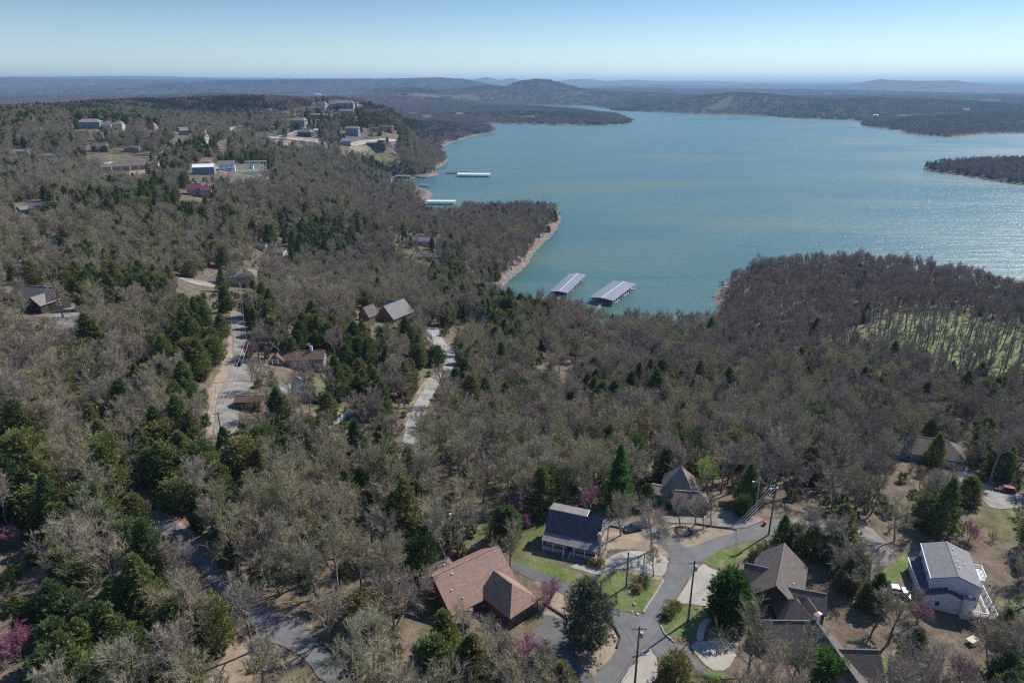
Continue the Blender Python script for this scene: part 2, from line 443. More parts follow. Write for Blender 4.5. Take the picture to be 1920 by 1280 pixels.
ROADS = [
 ('road','asphalt',c2([(-40,1290),(30,1190),(110,1090),(133,1020),(110,960),(72,915),(72,850),(130,872),(230,888),(262,880),(320,800),(380,690),(412,600),(420,560),(390,520),(330,480),(260,440),(225,410),(150,397),(60,397),(-60,392),(-60,325),(60,330),(260,370),(350,405),(440,455),(500,508),(545,500),(640,462),(740,432),(830,405),(900,378),(960,355),(1100,335),(1225,345),(1225,405),(1000,430),(945,458),(850,470),(740,500),(660,545),(600,590),(520,680),(470,760),(430,830),(370,890),(352,950),(385,1000),(425,1040),(440,1060),(500,1062),(638,1222),(604,1238),(460,1110),(350,1148),(286,1052),(135,1262),(118,1290)])),
 ('driveway','asphalt_dark',c1([(830,985),(905,945),(915,890),(965,895),(1050,930),(1085,1000),(1130,1120),(1110,1160),(1200,1262),(1180,1290),(860,1290),(860,1100)])),
 ('driveway','asphalt_dark',c1([(738,585),(870,640),(1000,690),(1095,760),(1062,792),(960,732),(800,672),(722,622)])),
 ('driveway','concrete',c4([(1138,716),(1092,850),(1000,832),(900,800),(740,788),(700,832),(600,835),(400,775),(470,755),(600,770),(640,740),(800,660),(1000,668)])),
 ('driveway','concrete',c2([(602,594),(640,622),(720,650),(668,700),(650,858),(560,830),(442,823),(482,760),(532,680)])),
 ('path','concrete',c2([(567,1040),(568,980),(602,917),(660,903),(655,925),(615,962),(607,1040)])),
 ('driveway','concrete',c2([(502,1042),(800,1046),(812,1090),(742,1210),(642,1208)])),
 ('driveway','concrete',c2([(287,1056),(350,1152),(330,1290),(135,1290),(139,1264)])),
 ('gravel_road','gravel',c3([(20,345),(20,235),(200,235),(500,280),(640,430),(680,520),(600,550),(520,572),(590,640),(600,700),(500,700),(440,640),(440,500),(380,400),(200,395)])),
 ('gravel_road','gravel_light',c9([(700,740),(830,860),(1010,930),(1220,975),(1220,1068),(940,1090),(850,1000),(700,880),(640,800)])),
 ('parking_area','gravel',c2([(350,332),(440,338),(640,300),(830,298),(960,345),(900,374),(830,401),(700,385),(560,370),(400,366)])),
 ('gravel_road','gravel',c5([(250,340),(330,375),(340,520),(335,640),(440,680),(400,800),(330,870),(290,920),(300,1000),(290,1100),(200,1150),(130,1130),(150,980),(168,860),(222,780),(258,640),(262,480),(240,400)])),
 ('gravel_road','gravel_light',c5([(1420,1330),(1415,1250),(1430,1130),(1460,1020),(1510,900),(1570,800),(1640,730),(1668,650),(1645,590),(1605,550),(1570,500),(1558,450),(1480,455),(1480,525),(1545,570),(1595,620),(1600,690),(1530,750),(1455,850),(1405,930),(1365,1020),(1342,1120),(1310,1250),(1300,1330)])),
 ('road','asphalt',c8([(120,150),(200,200),(290,270),(400,330),(470,380),(540,440),(640,540),(730,640),(820,760),(920,830),(1020,865),(1110,905),(1190,965),(1300,1090),(1400,1130),(1480,1290),(1300,1290),(1190,1135),(1060,1065),(960,1040),(860,910),(700,760),(540,570),(400,450),(270,355),(190,270),(100,190)])),
 ('driveway','gravel',[(78,592),(100,588),(145,572),(152,600),(148,665),(132,655),(118,612)]),
 ('driveway','gravel_light',[(332,521),(350,521),(400,531),(405,540),(360,532)]),
 ('road','concrete_far',c6([(-60,608),(0,603),(100,598),(280,640),(390,598),(388,525),(362,500),(392,438),(490,422),(490,436),(435,470),(425,500),(455,560),(400,625),(300,655),(100,612),(0,618),(-60,622)])),
 ('road','concrete_far',c6([(618,428),(820,388),(850,394),(690,436),(720,470),(960,462),(960,474),(760,492),(900,500),(1200,525),(1750,588),(1750,606),(1200,545),(900,516),(680,506)])),
 ('driveway','concrete_far',c6([(1170,522),(1420,452),(1436,464),(1240,528)])),
 ('road','concrete_far',c6([(1440,452),(1860,430),(1860,440),(1600,452),(1440,462)])),
 ('driveway','concrete_far',c6([(860,345),(960,312),(940,335),(890,372)])),
 ('driveway','concrete_far',c7([(1030,342),(1200,270),(1290,258),(1210,312),(1100,364)])),
 ('road','concrete_far',c7([(1600,206),(1790,198),(1825,130),(1925,80),(1925,108),(1868,150),(1876,202),(1720,272),(1600,340),(1690,255),(1780,212),(1610,218)])),
 ('driveway','concrete_far',[(655,268),(700,262),(745,262),(746,266),(700,268),(660,276)]),
]
LAWNS = [(a, Wp(p)) for a, p in LAWNS]
GRASS = [Wp(p) for p in GRASS]
DIRT = [Wp(p) for p in DIRT]
ROADS = [(a, b, Wp(p)) for a, b, p in ROADS]

# ------------------------------------------------------------------ terrain mesh
def soft(polys, x, y, w):
    out = np.zeros(x.shape)
    for p in polys:
        xs = [q[0] for q in p]; ys = [q[1] for q in p]
        sel = (x > min(xs) - 40) & (x < max(xs) + 40) & (y > min(ys) - 40) & (y < max(ys) + 40)
        if not sel.any(): continue
        d = polydist(x[sel], y[sel], p); i = inpoly(x[sel], y[sel], p)
        ww = w * np.maximum(1, np.hypot(x[sel], y[sel]) / 300)
        out[sel] = np.maximum(out[sel], smooth(-1, 1, np.where(i, d, -d) / ww))
    return out
a_grass = np.maximum(soft(GRASS, GX, GY, 3.0), soft([p for a, p in LAWNS], GX, GY, 1.2))
a_grass = np.minimum(1, a_grass * (.22 + .90 * fbm(GX / 14, GY / 14, 3)))
a_dirt = soft(DIRT, GX, GY, .8)
bw = 3 + 7 * fbm(GX / 60, GY / 60) ** 1.5 + np.where((GX > 0) & (GX < 75) & (GY < 640) & (GY > 375), 7, 0)
bw = np.where(RR > 1500, 8, bw)
a_beach = np.where(SD > -4, smooth(1.25, .75, SD / bw), 0) * np.where(RR < 3500, 1, 0)
a_far = smooth(2500, 6000, RR)
vv = np.stack([GX, GY, GZ], -1).reshape(-1, 3)
idx = np.arange(NA * NL).reshape(NL, NA)
qf = np.stack([idx[:-1, :-1], idx[:-1, 1:], idx[1:, 1:], idx[1:, :-1]], -1).reshape(-1, 4)[:, ::-1]
me = bpy.data.meshes.new('ground')
me.vertices.add(len(vv)); me.vertices.foreach_set('co', vv.ravel())
me.loops.add(qf.size); me.loops.foreach_set('vertex_index', qf.ravel())
me.polygons.add(len(qf)); me.polygons.foreach_set('loop_start', np.arange(0, qf.size, 4)); me.polygons.foreach_set('loop_total', np.full(len(qf), 4))
me.polygons.foreach_set('use_smooth', np.ones(len(qf), bool))
for nm, arr in (('grass', a_grass), ('dirt', a_dirt), ('beach', a_beach), ('far', a_far)):
    at = me.attributes.new(nm, 'FLOAT', 'POINT'); at.data.foreach_set('value', arr.ravel().astype(np.float32))
me.update(calc_edges=True)
m, n, l, b = newmat('forest_floor')
p = wpos(n)
att = {}
for nm in ('grass', 'dirt', 'beach', 'far'):
    a = n.new('ShaderNodeAttribute'); a.attribute_name = nm; att[nm] = a.outputs['Fac']
n1 = noise(n, l, .35, p, 6, .7); n2 = noise(n, l, .035, p, 4, .6); n3 = noise(n, l, 3.0, p, 3, .6)
litter = ramp(n, l, math_(n, l, 'ADD', math_(n, l, 'MULTIPLY', n1, .6), math_(n, l, 'MULTIPLY', n3, .4)), [(.34, (.055, .043, .032)), (.5, (.135, .102, .075)), (.66, (.23, .178, .13))])
green = ramp(n, l, n1, [(.3, (.05, .065, .018)), (.6, (.13, .15, .05))])
litter = mixc(n, l, ramp(n, l, n2, [(.50, (0, 0, 0)), (.66, (.7, .7, .7))]), litter, green)
def edge(a, w=.5):
    s = math_(n, l, 'ADD', a, math_(n, l, 'MULTIPLY', math_(n, l, 'SUBTRACT', n1, .5), w * 2))
    return math_(n, l, 'MULTIPLY_ADD', s, 3.5, -1.25, clamp=True)
gr = ramp(n, l, math_(n, l, 'ADD', math_(n, l, 'MULTIPLY', n1, .7), math_(n, l, 'MULTIPLY', n2, .3)), [(.30, (.07, .105, .03)), (.50, (.13, .165, .055)), (.60, (.21, .185, .10)), (.72, (.30, .24, .15))])
c = mixc(n, l, edge(att['dirt']), litter, ramp(n, l, n1, [(.3, (.19, .145, .10)), (.7, (.33, .26, .19))]))
c = mixc(n, l, edge(att['grass']), c, gr)
c = mixc(n, l, edge(att['beach'], .6), c, ramp(n, l, n1, [(.3, (.11, .082, .068)), (.5, (.185, .142, .118)), (.68, (.32, .26, .22))]))
nf1 = noise(n, l, .012, p, 5, .65); nf2 = noise(n, l, .0022, p, 3, .5)
wood = ramp(n, l, nf1, [(.35, (.040, .036, .036)), (.5, (.075, .060, .060)), (.65, (.105, .082, .078))])
wood = mixc(n, l, ramp(n, l, nf2, [(.55, (0, 0, 0)), (.62, (.8, .8, .8))]), wood, (.035, .05, .03))
c = mixc(n, l, att['far'], c, wood)
l.new(c, b.inputs['Base Color']); b.inputs['Roughness'].default_value = .95; b.inputs['Specular IOR Level'].default_value = .1
bumpn(n, l, b, n1, .6, .35)
M['ground'] = m
me.materials.append(m)
ground = bpy.data.objects.new('ground', me); col.objects.link(ground)
tag(ground, 'leaf littered hills, beaches and clearings round the lake', kind='structure')

# ------------------------------------------------------------------ the lake
m, n, l, b = newmat('lake_water')
p = wpos(n)
mp = n.new('ShaderNodeMapping'); l.new(p, mp.inputs[0]); mp.inputs['Rotation'].default_value = (0, 0, R(-14)); mp.inputs['Scale'].default_value = (.22, 1.0, 1)
w1 = noise(n, l, .55, mp.outputs[0], 5, .68, .3)
w2 = noise(n, l, .09, mp.outputs[0], 3, .5)
mp2 = n.new('ShaderNodeMapping'); l.new(p, mp2.inputs[0]); mp2.inputs['Scale'].default_value = (.35, 1.0, 1)
pt = noise(n, l, .010, mp2.outputs[0], 4, .55, .6)
l.new(ramp(n, l, pt, [(.35, (.042, .108, .098)), (.55, (.066, .128, .102)), (.72, (.108, .138, .082))]), b.inputs['Base Color'])
l.new(math_(n, l, 'MULTIPLY_ADD', pt, .30, .17), b.inputs['Roughness']); b.inputs['IOR'].default_value = 1.33
hh = math_(n, l, 'ADD', w1, math_(n, l, 'MULTIPLY', w2, 2.2))
bumpn(n, l, b, hh, 1.0, .5)
M['water'] = m
lk = MB(); lk.poly([(-45000, -400, 0), (45000, -400, 0), (45000, 45000, 0), (-45000, 45000, 0)])
tag(lk.build('lake_water', m), 'blue green rippled water of the lake', kind='structure')

# ------------------------------------------------------------------ air
if HAZE:
    m = bpy.data.materials.new('lake_haze'); m.use_nodes = True; n = m.node_tree.nodes; l = m.node_tree.links; n.clear()
    o = n.new('ShaderNodeOutputMaterial'); v = n.new('ShaderNodeVolumePrincipled')
    v.inputs['Color'].default_value = (.33, .52, .76, 1); v.inputs['Density'].default_value = HAZE; v.inputs['Anisotropy'].default_value = .2
    l.new(v.outputs[0], o.inputs['Volume'])
    hz = MB(); hz.box(-46000, -1500, -6, 46000, 46000, 330)
    tag(hz.build('haze', m), 'thin blue haze over the lake and the far hills', kind='stuff')

# ------------------------------------------------------------------ roads, drives and lawns: sheets laid on the terrain
M['asphalt'] = simple('asphalt', (.155, .15, .145), (.105, .103, .10), .5, .9, bump=.25, obj=False)
M['asphalt_dark'] = simple('worn_asphalt', (.13, .125, .125), (.085, .083, .085), .4, .9, bump=.25, obj=False)
M['concrete'] = simple('driveway_concrete', (.36, .325, .27), (.27, .24, .20), .35, .85, bump=.15, obj=False)
M['concrete_far'] = simple('pale_roadway', (.36, .34, .30), (.27, .25, .22), .1, .9, bump=0, obj=False)
M['gravel'] = simple('grey_gravel', (.25, .23, .205), (.12, .108, .095), .35, .95, bump=.6, bscale=5, obj=False)
M['gravel_light'] = simple('pale_gravel', (.33, .315, .29), (.16, .148, .13), .35, .95, bump=.6, bscale=5, obj=False)
for nm_, lit in (('asphalt', .60), ('asphalt_dark', .56), ('gravel', .54), ('gravel_light', .55), ('concrete', .64)):
    m = M[nm_]; n = m.node_tree.nodes; l = m.node_tree.links; b = n['Principled BSDF']; p = wpos(n)
    src_ = b.inputs['Base Color'].links[0].from_socket
    vo = n.new('ShaderNodeTexVoronoi'); vo.feature = 'DISTANCE_TO_EDGE'; vo.inputs['Scale'].default_value = .32; l.new(p, vo.inputs['Vector'])
    crack = math_(n, l, 'LESS_THAN', vo.outputs['Distance'], .018)
    c_ = mixc(n, l, math_(n, l, 'MULTIPLY', crack, .10 if 'gravel' not in nm_ else 0), src_, (.05, .048, .045))
    lf = ramp(n, l, noise(n, l, .55, p, 6, .75), [(lit, (0, 0, 0)), (lit + .10, (.8, .8, .8))])
    l.new(mixc(n, l, lf, c_, (.20, .155, .11)), b.inputs['Base Color'])
m, n, l, b = newmat('lawn_grass'); p = wpos(n)
f = math_(n, l, 'ADD', math_(n, l, 'MULTIPLY', noise(n, l, .45, p, 5, .7), .6), math_(n, l, 'MULTIPLY', noise(n, l, 3.5, p, 3), .4))
g_ = ramp(n, l, f, [(.28, (.045, .080, .022)), (.44, (.085, .13, .035)), (.54, (.14, .155, .06)), (.66, (.25, .205, .12))])
l.new(mixc(n, l, ramp(n, l, noise(n, l, .22, p, 6, .72), [(.55, (0, 0, 0)), (.66, (.85, .85, .85))]), g_, (.22, .17, .115)), b.inputs['Base Color'])
b.inputs['Roughness'].default_value = .95; b.inputs['Specular IOR Level'].default_value = .1
bumpn(n, l, b, noise(n, l, 9, p, 3), .8, .08)
M['lawn'] = m

def densify(poly, step, jit=0):
    out = []
    for i in range(len(poly)):
        a = np.array(poly[i]); q = np.array(poly[(i + 1) % len(poly)])
        k = max(1, int(np.hypot(*(q - a)) / step))
        nrm = np.array([-(q - a)[1], (q - a)[0]]) / (np.hypot(*(q - a)) + 1e-9)
        for t in range(k):
            pnt = a + (q - a) * t / k
            if jit and t: pnt = pnt + nrm * (vnoise(np.array(pnt[0] * 1.3), np.array(pnt[1] * 1.3)) - .5) * 2 * jit
            out.append((float(pnt[0]), float(pnt[1])))
    return out
def chaikin(poly, it=1):
    for _ in range(it):
        o = []
        for i in range(len(poly)):
            a = poly[i]; q = poly[(i + 1) % len(poly)]
            o.append((a[0] * .8 + q[0] * .2, a[1] * .8 + q[1] * .2)); o.append((a[0] * .2 + q[0] * .8, a[1] * .2 + q[1] * .8))
        poly = o
    return poly
def sheet(name, poly, mat, dz, label, step=None, jit=.12, it=1):
    D = np.mean([math.hypot(*q) for q in poly]); step = step or max(.8, D * .011)
    P2 = densify(chaikin(poly, it), step, jit * max(1, D / 150))
    xs = [q[0] for q in P2]; ys = [q[1] for q in P2]
    gx, gy = np.meshgrid(np.arange(min(xs), max(xs), step), np.arange(min(ys), max(ys), step))
    gx = gx.ravel() + rng.uniform(-.2, .2, gx.size) * step; gy = gy.ravel() + rng.uniform(-.2, .2, gy.size) * step
    k = inpoly(gx, gy, P2) & (polydist(gx, gy, P2) > step * .45)
    pts = [Vector(q) for q in P2] + [Vector((float(a), float(c))) for a, c in zip(gx[k], gy[k])]
    nb = len(P2)
    vs, es, fs, *_ = delaunay_2d_cdt(pts, [(i, (i + 1) % nb) for i in range(nb)], [], 1, 1e-4)
    V = np.array([(q.x, q.y) for q in vs]); zz = H(V[:, 0], V[:, 1]) + dz
    mb = MB(); mb.v = [(float(a), float(c), float(z)) for (a, c), z in zip(V, zz)]
    mb.f = [tuple(f) if (Vector((V[f[1]] - V[f[0]])).cross(Vector(V[f[2]] - V[f[0]])) > 0) else tuple(f)[::-1] for f in fs]; mb.mi = [0] * len(mb.f)
    return tag(mb.build(name, mat, None, True), label, kind='structure')
for k, (nm, poly) in enumerate(LAWNS):
    sheet(nm, poly, M['lawn'], .012 + .002 * k, 'mown green lawn with worn patches', jit=.7)
for k, (nm, mt, poly) in enumerate(ROADS):
    D = np.mean([math.hypot(*q) for q in poly])
    sheet(nm, poly, M[mt], (.035 if D < 300 else .3) + .004 * k, 'pale worn %s surface' % nm.replace('_', ' '), jit=.22)

# ------------------------------------------------------------------ tree shapes
def _dir(v, ang, az):
    v = v.normalized(); a = v.orthogonal().normalized(); c = v.cross(a)
    return (v * math.cos(ang) + (a * math.cos(az) + c * math.sin(az)) * math.sin(ang)).normalized()

def grow_bare(seed, h=8.5, crown=3.2, bare=.35, nl1=9, nl2=6, nl3=6, nl4=5, forks=1, leaf=0, leafsize=.12, tw=.028, jit=.08):
    rd = random.Random(seed); trunk = MB(); crownb = MB(); leaves = MB()
    def limb(p, d, length, r, segs, mb, sides, up):
        pts = [(p.copy(), r)]
        for i in range(segs):
            d = (d + Vector((rd.gauss(0, jit), rd.gauss(0, jit), rd.gauss(0, .05) + up))).normalized()
            q = p + d * length / segs; r2 = r * (1 - .62 * (i + 1) / segs * 1.0) if i else r * .8
            r2 = r * (1 - .75 / segs) if i < segs - 1 else r * .55
            mb.tube(p, q, r, r2, sides, False); p, r = q, r2; pts.append((p.copy(), r))
        return pts, d
    def at(pts, t):
        f = t * (len(pts) - 1); i = min(int(f), len(pts) - 2); f -= i
        return pts[i][0].lerp(pts[i + 1][0], f), pts[i][1] * (1 - f) + pts[i + 1][1] * f
    def ribbon(p, q, w, mb, up=None):
        d = q - p; s = d.cross(Vector((rd.gauss(0, 1), rd.gauss(0, 1), rd.gauss(0, 1)))).normalized() * w
        mb.poly([p - s, p + s, q])
    for fk in range(forks):
        th = h * rd.uniform(.72, .82) * (1 if fk == 0 else rd.uniform(.75, .95))
        d0 = Vector((rd.gauss(0, .06), rd.gauss(0, .06), 1)) if forks == 1 else _dir(Vector((0, 0, 1)), rd.uniform(.15, .38), fk * 2.4 + rd.random())
        tp, td = limb(Vector((0, 0, -.3)), d0, th, h * .017 / math.sqrt(forks) + .04, 6, trunk, 6, .05)
        for i in range(nl1):
            t = bare + (1 - bare) * ((i + rd.random() * .6) / nl1) ** .9
            p, r = at(tp, min(t, 1)); ang = rd.uniform(.6, 1.0) * (1.15 - .65 * (t - bare) / (1 - bare))
            L = crown * (1.15 - .45 * t) * rd.uniform(.75, 1.15)
            l1, d1 = limb(p, _dir(td if t > .8 else Vector((0, 0, 1)), ang, i * 2.4 + rd.uniform(-.4, .4)), L, max(r * .6, .03), 4, trunk, 4, .10)
            for j in range(nl2):
                tt = .3 + .7 * (j + rd.random() * .7) / nl2
                p2, r2 = at(l1, min(tt, 1)); dd = (l1[-1][0] - l1[0][0]).normalized()
                l2, d2 = limb(p2, _dir(dd, rd.uniform(.35, .95), rd.uniform(0, 6.28)), L * .52 * rd.uniform(.7, 1.1), max(r2 * .6, .018), 3, crownb, 3, .09)
                for k in range(nl3):
                    t3 = .25 + .75 * (k + rd.random() * .7) / nl3
                    p3, r3 = at(l2, min(t3, 1)); e = _dir(d2, rd.uniform(.3, .9), rd.uniform(0, 6.28)); e.z += .08; e.normalize()
                    L3 = L * .30 * rd.uniform(.6, 1.1); q3 = p3 + e * L3
                    ribbon(p3, q3, tw * .75, crownb)
                    for s in range(nl4):
                        t4 = .2 + .8 * s / nl4
                        p4 = p3.lerp(q3, t4); g = _dir(e, rd.uniform(.3, .8), rd.uniform(0, 6.28)); g.z += .04
                        q4 = p4 + g.normalized() * L3 * rd.uniform(.4, .75)
                        ribbon(p4, q4, tw * .5, crownb)
                        for _ in range(leaf):
                            c = p4.lerp(q4, rd.random()) + Vector((rd.gauss(0, .05), rd.gauss(0, .05), rd.gauss(0, .05)))
                            a = Vector((rd.gauss(0, 1), rd.gauss(0, 1), rd.gauss(0, 1))).normalized() * leafsize
                            bb = a.cross(Vector((rd.gauss(0, 1), rd.gauss(0, 1), rd.gauss(0, 1)))).normalized() * leafsize * .7
                            leaves.poly([c - a * .5, c + bb * .5, c + a * .5])
    return trunk, crownb, leaves

def grow_cedar(seed, h=7.5, r=2.1, n=1000, low=.06, shape=0, size=.42, tri=7, w=.20, lift=.5):
    rd = random.Random(seed); fo = MB(); tr = MB()
    tr.tube((0, 0, -.3), (0, 0, h * .5), .14 * h / 8, .09 * h / 8, 6, False); tr.tube((0, 0, h * .5), (0, 0, h * .95), .09 * h / 8, .02, 5, False)
    ph = [rd.uniform(0, 6.28) for _ in range(8)]
    def prof(t):
        if shape == 0: return (1 - t) ** .72 * (1.0 if t > .22 else .62 + .38 * t / .22)
        if shape == 3: return (1 - t) ** .48 * (1.0 if t > .25 else .55 + .45 * t / .25)
        if shape == 1: return math.sqrt(max(.02, 1 - ((t - .42) / .60) ** 2))
        return (1 - t) ** .9 * (.72 + .28 * math.sin(t * 34 + ph[7]))
    nb = max(14, int(n / 15)); per = max(1, n // nb)
    for i in range(nb):
        t = low + (1 - low) * ((i + rd.random()) / nb) ** 1.12 * .98
        az = i * 2.39996 + rd.gauss(0, .35)
        k = 1 + .13 * math.sin(2 * az + ph[0] + 3 * t) + .10 * math.sin(3 * az + ph[1] + 9 * t)
        ln = max(.25, r * prof(t) * k * rd.uniform(.72, 1.14))
        p0 = Vector((0, 0, t * h - ln * .18)); dr = Vector((math.cos(az), math.sin(az), lift * .55 + .9 * t * t)).normalized()
        tip = p0 + dr * ln * (1.06 if t < .8 else .9)
        if i % 3 == 0: tr.tube(p0, p0.lerp(tip, .8), .035, .012, 3, False)
        side_ = dr.cross(Vector((0, 0, 1))).normalized()
        for q in range(per):
            f = rd.uniform(.22, 1) ** .75
            wd = ln * .27 * (1.15 - .75 * abs(f - .62) / .5)
            c = p0.lerp(tip, f) + side_ * rd.gauss(0, wd) + Vector((0, 0, rd.gauss(.03, .10 + .05 * ln)))
            out = (dr + side_ * rd.gauss(0, .45) + Vector((0, 0, .25))).normalized()
            for s in range(tri):
                d = (out + Vector((rd.gauss(0, .42), rd.gauss(0, .42), rd.gauss(0, .32)))).normalized()
                sz = size * rd.uniform(.5, 1.2) * (1 if t < .9 else .7); o = c + Vector((rd.gauss(0, .10), rd.gauss(0, .10), rd.gauss(0, .06)))
                sd = d.cross(Vector((rd.gauss(0, .6), rd.gauss(0, .6), rd.gauss(0, 1)))).normalized() * sz * w
                fo.poly([o - sd, o + sd, o + d * sz])
    return tr, fo

def grow_grove(seed, kind, size=22, n=15, h=8):
    rd = random.Random(seed); mb = MB()
    for i in range(n):
        x, y = rd.uniform(-size / 2, size / 2), rd.uniform(-size / 2, size / 2); hh = h * rd.uniform(.7, 1.15); cr = rd.uniform(2.6, 3.8)
        if kind == 'bare':
            mb.tube((x, y, -.5), (x, y, hh * .7), .16, .07, 3, False)
            for k in range(64):
                a, e = rd.uniform(0, 6.28), rd.uniform(-.35, 1.45); q = Vector((math.cos(a) * math.cos(e) * cr, math.sin(a) * math.cos(e) * cr, hh * .62 + math.sin(e) * hh * .38))
                q *= 1; c = Vector((x, y, hh * .45)); p = c.lerp(Vector((x, y, 0)) + q, rd.uniform(.35, .75)); q = Vector((x, y, 0)) + q
                s = (q - p).cross(Vector((rd.gauss(0, 1), rd.gauss(0, 1), rd.gauss(0, 1)))).normalized() * .16
                mb.poly([p - s, p + s, q])
        else:
            for k in range(80):
                t = rd.random() ** 1.2; a = rd.uniform(0, 6.28); rr = 2.0 * (1 - t) ** .7 * rd.uniform(.7, 1)
                c = Vector((x + math.cos(a) * rr, y + math.sin(a) * rr, .3 + t * hh * .85)); d = Vector((math.cos(a), math.sin(a), .6)).normalized() * .9
                s = d.cross(Vector((rd.gauss(0, 1), rd.gauss(0, 1), rd.gauss(0, 1)))).normalized() * .42
                mb.poly([c - s, c + s, c + d])
    return mb

PROTO = {}
def proto_tree(key, name, parts):
    """parts: [(part name, MB, material key)]"""
    PROTO[key] = (name, [(pn, mb.mesh(pn, M[mk])) for pn, mb, mk in parts if len(mb.f)])
for i, (h, cr, ba, fk) in enumerate([(8.6, 3.3, .30, 1), (9.4, 3.0, .38, 1), (7.8, 3.6, .22, 1), (8.8, 2.6, .42, 1), (7.6, 3.1, .25, 2), (8.2, 3.4, .3, 3)]):
    q = 1 if fk == 1 else .62 if fk == 2 else .5
    t, c, _ = grow_bare(11 + i, h, cr, ba, int(10 * q) + 1, 7, 9, 8, fk, tw=.024)
    proto_tree(('bare', i), 'bare_tree', [('trunk', t, 'bark'), ('crown', c, 'twig')])
for i in range(6): PROTO[('dusk', i)] = (PROTO[('bare', i)][0], [(pn, me_.copy()) for pn, me_ in PROTO[('bare', i)][1]]); PROTO[('dusk', i)][1][1][1].materials[0] = M['twig_dark']
for i in range(3):   # tall forest trees with long clear trunks
    t, c, _ = grow_bare(31 + i, 9.6 + i * .5, 2.4, .55, 8, 7, 8, 8, 1, tw=.024, jit=.045)
    proto_tree(('tall', i), 'bare_tree', [('trunk', t, 'bark'), ('crown', c, 'twig_dark')])
for i in range(2):   # thin straight saplings of the open grove
    t, c, _ = grow_bare(231 + i, 10.2 + i * .8, 1.6, .60, 8, 5, 6, 5, 1, tw=.022, jit=.025)
    proto_tree(('thin', i), 'bare_tree', [('trunk', t, 'bark'), ('crown', c, 'twig_dark')])
for i, (h, r) in enumerate([(7.2, 2.9), (6.2, 2.6), (7.9, 2.7), (5.2, 2.6), (6.6, 2.0)]):
    t, c = grow_cedar(51 + i, h, r, 1500, size=.36, shape=(0, 3, 0, 1, 3)[i])
    proto_tree(('cedar', i), 'cedar_tree', [('trunk', t, 'bark'), ('crown', c, 'cedar')])
for i in range(2):
    t, c, lv = grow_bare(71 + i, 8.3, 3.4, .3, 9, 6, 6, 4, 1, 1, .17)
    t2, c2_, lv2 = grow_bare(171 + i, 8.3, 3.4, .3, 9, 7, 8, 6, 1, 1, .125, .023)
    proto_tree(('bud', i), 'budding_tree', [('trunk', t2, 'bark'), ('branches', c2_, 'twig'), ('buds', lv2, 'bud')])
    proto_tree(('yellow', i), 'budding_tree', [('trunk', t, 'bark'), ('branches', c, 'twig'), ('leaves', lv, 'bud')])
    for mk in ('amber', 'lime', 'white_bloom'):
        proto_tree((mk, i), 'budding_tree', [('trunk', t, 'bark'), ('branches', c, 'twig'), ('leaves', lv, mk)])
t, c, lv = grow_bare(81, 8.0, 3.2, .3, 8, 6, 6, 4, 1, 3, .20); proto_tree(('leafy', 0), 'leafing_tree', [('trunk', t, 'bark'), ('branches', c, 'twig'), ('leaves', lv, 'green')])
t, c, lv = grow_bare(82, 8.0, 3.2, .3, 8, 6, 6, 4, 1, 3, .20); proto_tree(('leafy', 1), 'leafing_tree', [('trunk', t, 'bark'), ('branches', c, 'twig'), ('leaves', lv, 'lime')])
t, c, lv = grow_bare(91, 3.9, 2.0, .12, 6, 6, 5, 4, 3, 2, .13, .02); proto_tree(('redbud', 0), 'redbud_tree', [('trunk', t, 'bark'), ('branches', c, 'twig'), ('blossom', lv, 'magenta')])
PROTO[('grove', 0)] = ('grove', [('crown', grow_grove(1, 'bare').mesh('crown', M['twig_far']))])
PROTO[('grove', 1)] = ('grove', [('crown', grow_grove(2, 'bare').mesh('crown', M['twig_far']))])
PROTO[('groveg', 0)] = ('grove', [('crown', grow_grove(3, 'ever').mesh('crown', M['cedar_dark']))])

def plant(key, x, y, s=1.0, rz=None, label=None, cat='tree', group=None, sz=None, z=None):
    nm, parts = PROTO[key]
    z = float(H(x, y)) if z is None else z
    root = thing(nm, label, cat, (x, y, z), random.uniform(0, 6.28) if rz is None else rz, group)
    root.scale = (s, s, sz or s)
    for pn, me_ in parts:
        o = bpy.data.objects.new(pn, me_); col.objects.link(o); o.parent = root
    return root

# ------------------------------------------------------------------ the woods
def rowsof(s_of_D, D0, D1, az0, az1):
    out = []; D = D0
    while D < D1:
        s = s_of_D(D); k = int((az1 - az0) * D / s)
        a = az0 + (np.arange(k) + rng.uniform(-.48, .48, k)) * s / D; d = D + rng.uniform(-.48, .48, k) * s
        out.append(np.stack([d * np.sin(a), d * np.cos(a)], 1)); D += s
    return np.concatenate(out)
PX = rowsof(lambda D: 3.9 + .0022 * D if D < 500 else 5.0, 46, 1150, R(-47), R(47))
sd = shore_sd(PX[:, 0], PX[:, 1]); PX = PX[sd > 1.5 + 5 * rng.random(len(sd))]
px, py = PX[:, 0], PX[:, 1]; pz = H(px, py); pu, pv, pd = proj(px, py, pz)
keep = np.ones(len(px), bool)
def drop(poly, margin=0, prob=1.0):
    global keep
    xs = [q[0] for q in poly]; ys = [q[1] for q in poly]
    s = keep & (px > min(xs) - margin) & (px < max(xs) + margin) & (py > min(ys) - margin) & (py < max(ys) + margin)
    i = np.where(s)[0]
    if len(i) == 0: return
    k = inpoly(px[i], py[i], poly)
    if margin: k |= polydist(px[i], py[i], poly) < margin
    if prob < 1: k &= rng.random(len(i)) < prob
    keep[i[k]] = False
for nm, mt, poly in ROADS: drop(poly, 1.0)
for nm, poly in LAWNS: drop(poly, .8)
MEADOW = GRASS[0]
for g in GRASS[1:]: drop(g, 2)
for g in DIRT[:3]: drop(g, 1)
for g in DIRT[3:]: drop(g, .5, .8)
drop(MEADOW, 0, .22)
